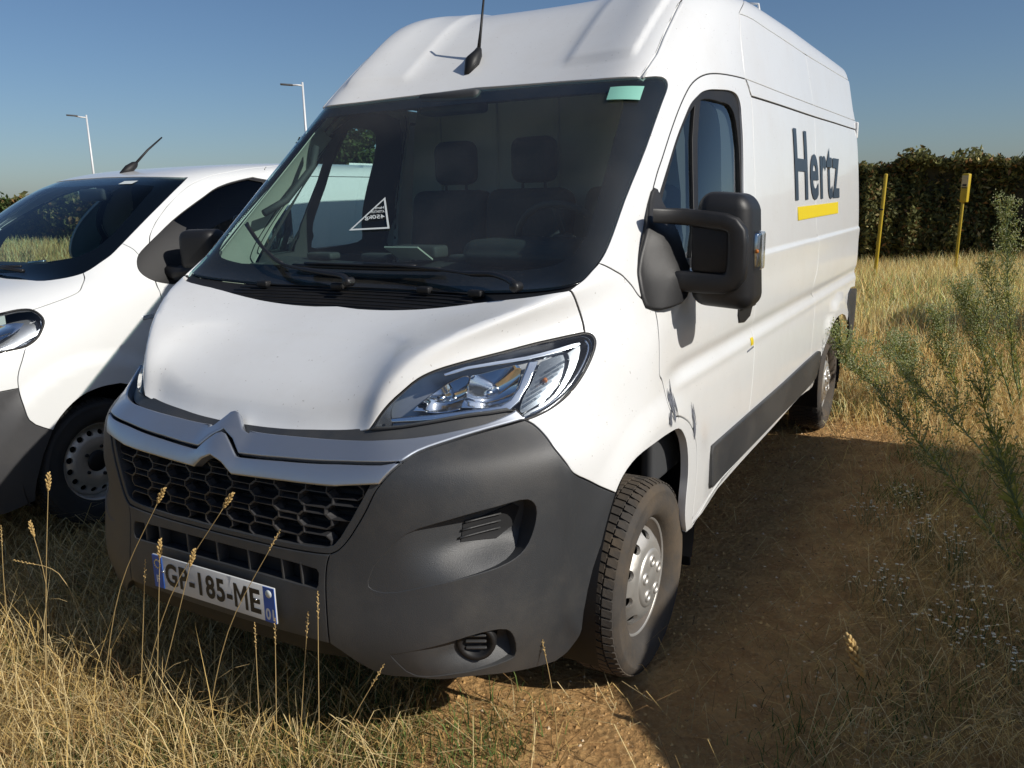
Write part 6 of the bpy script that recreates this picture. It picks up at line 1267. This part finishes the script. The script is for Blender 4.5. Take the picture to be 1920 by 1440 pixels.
def tree(loc, h, r, n, lsize, label, trunk=.14, cz=.62, sq=.9):
    root = empty('tree', loc, 0, label, 'tree'); rr = random.Random(int(h*100))
    mb = MB(); tips = []
    mb.tube([(0, 0, -.1), (.03, .02, h*.25), (-.04, .03, h*.5), (0, 0, h*.75)], [trunk, trunk*.8, trunk*.55, trunk*.2], 8)
    for i in range(13):
        a = rr.uniform(0, 6.28); z0_ = h*rr.uniform(.25, .65); l = r*rr.uniform(.55, .95); tip = (l*math.cos(a), l*math.sin(a), min(h*.97, z0_+h*rr.uniform(.12, .33)))
        mb.tube([(0, 0, z0_), (tip[0]*.5, tip[1]*.5, (z0_+tip[2])/2+.1), tip], [trunk*.4, trunk*.25, trunk*.08], 6); tips.append(tip)
    mb.build('trunk', BARK, root)
    cs = []
    for q in range(46):
        if q < len(tips): c = np.array(tips[q])
        else:
            d = rng.normal(0, 1, 3); d /= np.linalg.norm(d); c = np.array((0, 0, h*cz))+d*np.array((r*.8, r*.8, h*.34))*rng.uniform(.5, 1)
        cs.append(c+rng.normal(0, 1, (n//46, 3))*np.array((.16, .16, .12))*r*rng.uniform(.6, 1.3))
    C = np.vstack(cs); C = C[(C[:, 2] > h*.18) & (C[:, 2] < h*1.02)]
    V, F, cc = leaves(C, lsize, np.array([(.055, .085, .025), (.075, .11, .03), (.04, .06, .02), (.11, .11, .045)])[rng.choice(4, len(C), p=(.4, .28, .22, .1))], .3)
    link('crown', np_mesh('crown', V, F, cc), root, LEAF)
tree((-27.4, 32.6, 0), 5.8, 2.0, 9000, .15, 'bushy green tree seen through the cab of the large van')
tree((-35.0, 17.6, 0), 3.15, 1.5, 5000, .14, 'small tree rising over the hedge at the left edge of the picture')

# ------------------------------------------------------------------ lamp posts, yellow markers
def lamp(x, y, zt, hx, hy, hz, label):
    r = empty('street_lamp', (x, y, 0), 0, label, 'street lamp', 'street lamps beyond the field')
    MB().tube([(0, 0, 0), (0, 0, zt*.5), (0, 0, zt)], [.085, .07, .05], 10).build('post', GALV, r)
    d = Vector((hx-x, hy-y, 0)); L_ = d.length; d.normalize()
    MB().tube([(0, 0, zt-.16), tuple(d*L_*.5+Vector((0, 0, zt-.13))), tuple(d*L_+Vector((0, 0, hz)))], .04, 8).build('arm', GALV, r)
    ang = math.atan2(d.y, d.x); R = Matrix.Rotation(ang, 3, 'Z') @ Matrix.Rotation(-.06, 3, 'Y')
    MB().bevbox(tuple(d*(L_+.15)+Vector((0, 0, hz+.02))), (.62, .26, .08), .04, R, seg=2).build('lamp_head', LAMPD, r)
lamp(-46.06, 31.01, 7.05, -46.40, 30.50, 6.98, 'tall white street lamp furthest left, above the smaller van')
lamp(-28.85, 31.26, 7.5, -29.30, 30.83, 7.36, 'tall white street lamp showing beside the large van roof')
r = empty('marker_post', (.13, 14.33, 0), 0, 'plain yellow marker post without a box, in front of the hedge', 'post')
MB().bevbox((0, 0, .95), (.058, .058, 1.9), .02, Matrix.Rotation(.035, 3, 'Y'), seg=2).build('pole', POSTY, r)
MB().bevbox((.0, 0, 1.3), (.07, .07, .03), .01, seg=1).build('collar', BLACK, r)
r = empty('marker_post', (1.30, 15.72, 0), 0, 'yellow marker post topped by a rectangular yellow box', 'post')
MB().bevbox((0, 0, .70), (.05, .05, 1.45), .015, Matrix.Rotation(.02, 3, 'Y'), seg=2).build('pole', POSTY, r)
bx = MB().bevbox((.035, 0, 1.63), (.125, .11, .50), .02, Matrix.Rotation(.02, 3, 'Y') @ Matrix.Rotation(-.35, 3, 'Z'), seg=2).build('marker_box', POSTY, r)
Rb = Matrix.Rotation(.02, 3, 'Y') @ Matrix.Rotation(-.35, 3, 'Z'); cbx = Vector((.035, 0, 1.62))
MB().box(tuple(cbx+Rb @ Vector((0, -.057, .13))), (.105, .003, .20), Rb).build('pale_label', mat('faded_label', (.52, .43, .25), .6, var=.1), bx)
MB().box(tuple(cbx+Rb @ Vector((0, -.059, .06))), (.07, .003, .035), Rb).box(tuple(cbx+Rb @ Vector((0, -.059, .015))), (.08, .003, .018), Rb).build('label_print', PLATEK, bx)

# ------------------------------------------------------------------ tall stalks with seed heads
SL = ['tallest dry stalk with a seed head, left of the smaller van\'s wheel', 'dry stalk with seed head crossing the left end of the grille', 'leaning dry stalk whose seed head hangs over the middle of the honeycomb grille', 'leaning dry stalk crossing the letters ME of the number plate',
 'straight dry stalk with seed head above the blue left end of the number plate', 'dry stalk with seed head above the letter P of the number plate', 'short dry stalk just left of the number plate', 'dry stalk with bent seed head at the far left, second from the edge', 'dry stalk at the left edge of the picture',
 'upright dry stalk with long seed spike right of the bumper seam', 'dry stalk with seed spike leaning towards the bumper seam', 'dry stalk with white seed spike under the right end of the number plate', 'leaning dry stalk with white seed spike under the bumper bottom', 'lone dry stalk in front of the front wheel',
 'big pale seed head on a dry stalk at the bottom right', 'small seed head on the stalk right of the big pale one', 'dry stalk lying far over to the right at the bottom right', 'short seed head at the very bottom right', 'dry stalk with thin seed spike below the centre of the number plate', 'bent dry stalk with drooping seed head at the far left']
for i, pts in enumerate(STALKS):
    P = [Vector(q) for q in pts]; b0 = P[0].copy(); b0.z = float(height(np.array([b0.x]), np.array([b0.y]))[0])
    r = empty('grass_stalk', tuple(b0), 0, SL[i], 'grass stalk', 'tall dry grass stalks'); loc = [q-b0 for q in P]
    pp = [Vector(q) for q in np.array(spline([tuple(q) for q in loc], 5))]
    MB().tube(pp, [.0017-.0008*j/len(pp) for j in range(len(pp))], 5).build('stem', DRY, r)
    hd = MB(); tip = pp[-1]; d = (pp[-1]-pp[-3]).normalized(); fat = i in (0, 1, 2, 4, 5, 7, 14, 16, 17); nn = 22 if fat else 16; Ls = .055 if fat else .075; wd = .0062 if fat else .0032
    if i == 14: Ls, wd, nn = .12, .012, 46
    side = d.orthogonal().normalized(); s2 = d.cross(side)
    for q in range(nn):
        f = q/(nn-1); a = q*2.4; rad = wd*math.sin(math.pi*(.12+.80*f))*random.uniform(.6, 1.1); c = tip+d*(Ls*(f-.75))+side*(rad*math.cos(a))+s2*(rad*math.sin(a))
        R = Vector((0, 0, 1)).rotation_difference((d+side*.5*math.cos(a)+s2*.5*math.sin(a)).normalized()).to_matrix()
        hd.ball(tuple(c), wd*.5, 5, 4, (1, 1, 2.3), R)
    hd.build('seed_head', SEED, r)
    lf = MB()
    if len(pp) > 6:
        q = pp[len(pp)//3]; o = Vector((random.uniform(-1, 1), random.uniform(-1, 1), .6)).normalized(); lf.tube([q, q+o*.06, q+o*.11+Vector((0, 0, -.02))], [.0015, .0012, .0004], 4, flat=.4); lf.build('leaf', DRY, r)

# ------------------------------------------------------------------ green branching weeds on the right
def weed(paths, label, dens=1.0, bud=1.0, big=1.0):
    b0 = Vector(paths[0][0]); b0.z = 0; r = empty('weed_plant', tuple(b0), 0, label, 'weed', 'tall branching weeds')
    st = MB(); LC = []; LD = []; LS = []; BC = []; rr = random.Random(len(label))
    for path in paths:
        P = [Vector(q) for q in np.array(spline([tuple(q) for q in path], 6))]
        if P[0].z > .05 or (P[0]-b0).length > .02: P = [Vector((b0.x, b0.y, 0))]+P
        n = len(P); st.tube(P, [.0062*(1-.75*i/n) for i in range(n)], 6)
        for i in range(2, n):
            f = i/n; t = (P[i]-P[i-1]).normalized()
            for q in range(int((4+7*f)*dens)):
                a = rr.uniform(0, 6.28); o = t.orthogonal().normalized(); o = (Matrix.Rotation(a, 3, t) @ o); d = (o*.9+t*.75+Vector((0, 0, .35))).normalized(); base = P[i].lerp(P[i-1], rr.random())
                if rr.random() < .25+.55*f:      # side shoot with its own small leaves and buds
                    L_ = rr.uniform(.05, .17)*(1.15-.5*f)+.02; e = base+d*L_+Vector((0, 0, L_*.35)); m_ = base+d*L_*.5+Vector((0, 0, L_*.06))
                    st.tube([base, m_, e], [.0022, .0016, .0008], 4, cap=False)
                    for k in range(11):
                        u = rr.uniform(.25, 1.0); c = base.lerp(e, u); LC.append(c); LD.append((Matrix.Rotation(rr.uniform(0, 6.28), 3, d) @ d.orthogonal().normalized()+d*.8).normalized()); LS.append(rr.uniform(.014, .032))
                    if f > .35:
                        for k in range(int(10*bud)):
                            BC.append(e+Vector((rr.gauss(0, .016), rr.gauss(0, .016), rr.gauss(.004, .014))))
                else: LC.append(base); LD.append(d); LS.append(rr.uniform(.030, .065)*(1.1-.5*f)*big)
    st.v = [tuple(Vector(v)-b0) for v in st.v]; st.build('stem', STEM, r)
    n = len(LC); C = np.array(LC); D = np.array(LD); Sz = np.array(LS)[:, None]; sdv = np.cross(D, rng.normal(0, 1, (n, 3))); sdv /= np.linalg.norm(sdv, axis=1, keepdims=True)
    V = np.stack([C, C+D*Sz*.5+sdv*Sz*.13, C+D*Sz-np.array((0, 0, .1))*Sz, C+D*Sz*.5-sdv*Sz*.13], 1).reshape(-1, 3)-np.array(b0)
    cl = np.array([(.24, .25, .05), (.32, .31, .075), (.17, .19, .04), (.42, .37, .11)])[rng.choice(4, n, p=(.4, .25, .2, .15))]
    link('leaves', np_mesh('leaves', V, np.arange(4*n).reshape(n, 4), np.repeat(cl, 4, 0)), r, LEAF)['kind'] = 'stuff'
    if BC:
        n = len(BC); C = np.array(BC)-np.array(b0); oc = np.array([(1, 0, 0), (-1, 0, 0), (0, 1, 0), (0, -1, 0), (0, 0, 1.5), (0, 0, -1.2)])*.0042
        V = (C[:, None]+oc[None]*rng.uniform(.7, 1.3, (n, 1, 1))).reshape(-1, 3); fb = np.array([(0, 2, 4), (2, 1, 4), (1, 3, 4), (3, 0, 4), (2, 0, 5), (1, 2, 5), (3, 1, 5), (0, 3, 5)])
        F = (np.arange(n)[:, None, None]*6+fb[None]).reshape(-1, 3); cl = np.array([(.30, .34, .15), (.42, .42, .24), (.20, .25, .09)])[rng.choice(3, n)]
        link('buds', np_mesh('buds', V, F, np.repeat(cl, 6, 0)), r, LEAF)['kind'] = 'stuff'
weed([WEEDS['A']], 'long green weed leaning left across the dirt towards the rear wheel of the large van', 1.0)
weed([WEEDS['A2']], 'green weed arching behind the long leaning one, in front of the shaded dry grass', .9)
weed([WEEDS['B'], WEEDS['C']], 'tallest upright green weed at the right edge of the picture', 1.0)
weed([WEEDS['B2']], 'shorter green weed left of the tallest upright one', .9)
weed([WEEDS['D1'], WEEDS['D2']], 'leafy dark green weed low at the right edge, in the shade', .5, .1, 1.8)
weed([WEEDS['D3']], 'small leafy weed beside the low dark one at the right edge', .55, .3, 1.6)
weed([WEEDS['E1'], WEEDS['E3']], 'bushy weed with pale buds behind the long leaning one', 1.3, 1.2)
weed([WEEDS['E2']], 'bushy weed with pale buds just left of the tallest upright one', 1.3, 1.2)
tips = np.array(WEEDS['A'][-3:]+WEEDS['A2'][-2:])

# ------------------------------------------------------------------ small white wild flowers
def flowers(cx, cy, n, sp, hh, name='x'):
    st = MB(); C = []
    for i in range(n):
        x, y = cx+rng.normal(0, sp), cy+rng.normal(0, sp); h = hh*rng.uniform(.5, 1.1); z = float(height(np.array([x]), np.array([y]))[0]); tx, ty = x+rng.normal(0, .02), y+rng.normal(0, .02)
        st.tube([(x, y, z), ((x+tx)/2+.005, (y+ty)/2, z+h*.55), (tx, ty, z+h)], [.0012, .001, .0008], 4, cap=False); C.append((tx, ty, z+h))
    return st, np.array(C)
def flower_heads(C, o0):
    n = len(C); fb = []; V = []
    ang = np.arange(6)*math.pi/3; ringv = np.stack([np.cos(ang), np.sin(ang), np.full(6, .35)], -1)
    oc = np.vstack([[(0, 0, .0)], ringv])*.0062; V = (C[:, None]+oc[None]*rng.uniform(.7, 1.25, (n, 1, 1))).reshape(-1, 3)-o0
    tri_ = np.array([(0, i+1, (i+1) % 6+1) for i in range(6)]); F = (np.arange(n)[:, None, None]*7+tri_[None]).reshape(-1, 3)
    c = np.repeat(np.array([[.80, .80, .74]]), n*7, 0); c[::7] = (.62, .55, .25); return V, F, c
FLB = ['clump of small white flowers nearest the dirt track', 'clump of small white flowers right of the one by the dirt track']
for i in (0, 1):
    st, C = flowers(*FLOW[i], 34, .05, .20); o0 = np.array((FLOW[i][0], FLOW[i][1], 0)); r = empty('flower_clump', tuple(o0), 0, FLB[i], 'wildflower', 'white wildflower clumps')
    st.v = [tuple(np.array(v)-o0) for v in st.v]; st.build('stem', STEM, r); link('flowers', np_mesh('flowers', *flower_heads(C, o0)), r, LEAF)['kind'] = 'stuff'
st = MB(); Cs = []
for x, y in FLOW[2:]:
    s2, C = flowers(x, y, 32, .07, .12); st.add(s2.v, s2.f, True); Cs.append(C)
C = np.vstack(Cs); V, F, c = flower_heads(C, np.zeros(3))
fo = link('scattered_flowers', np_mesh('scattered_flowers', V, F, c), None, LEAF); tag(fo, 'scattered tiny white wildflowers in the weeds beside the track', 'wildflower', None, 'stuff')
sto = st.build('flower_stems', STEM, fo)
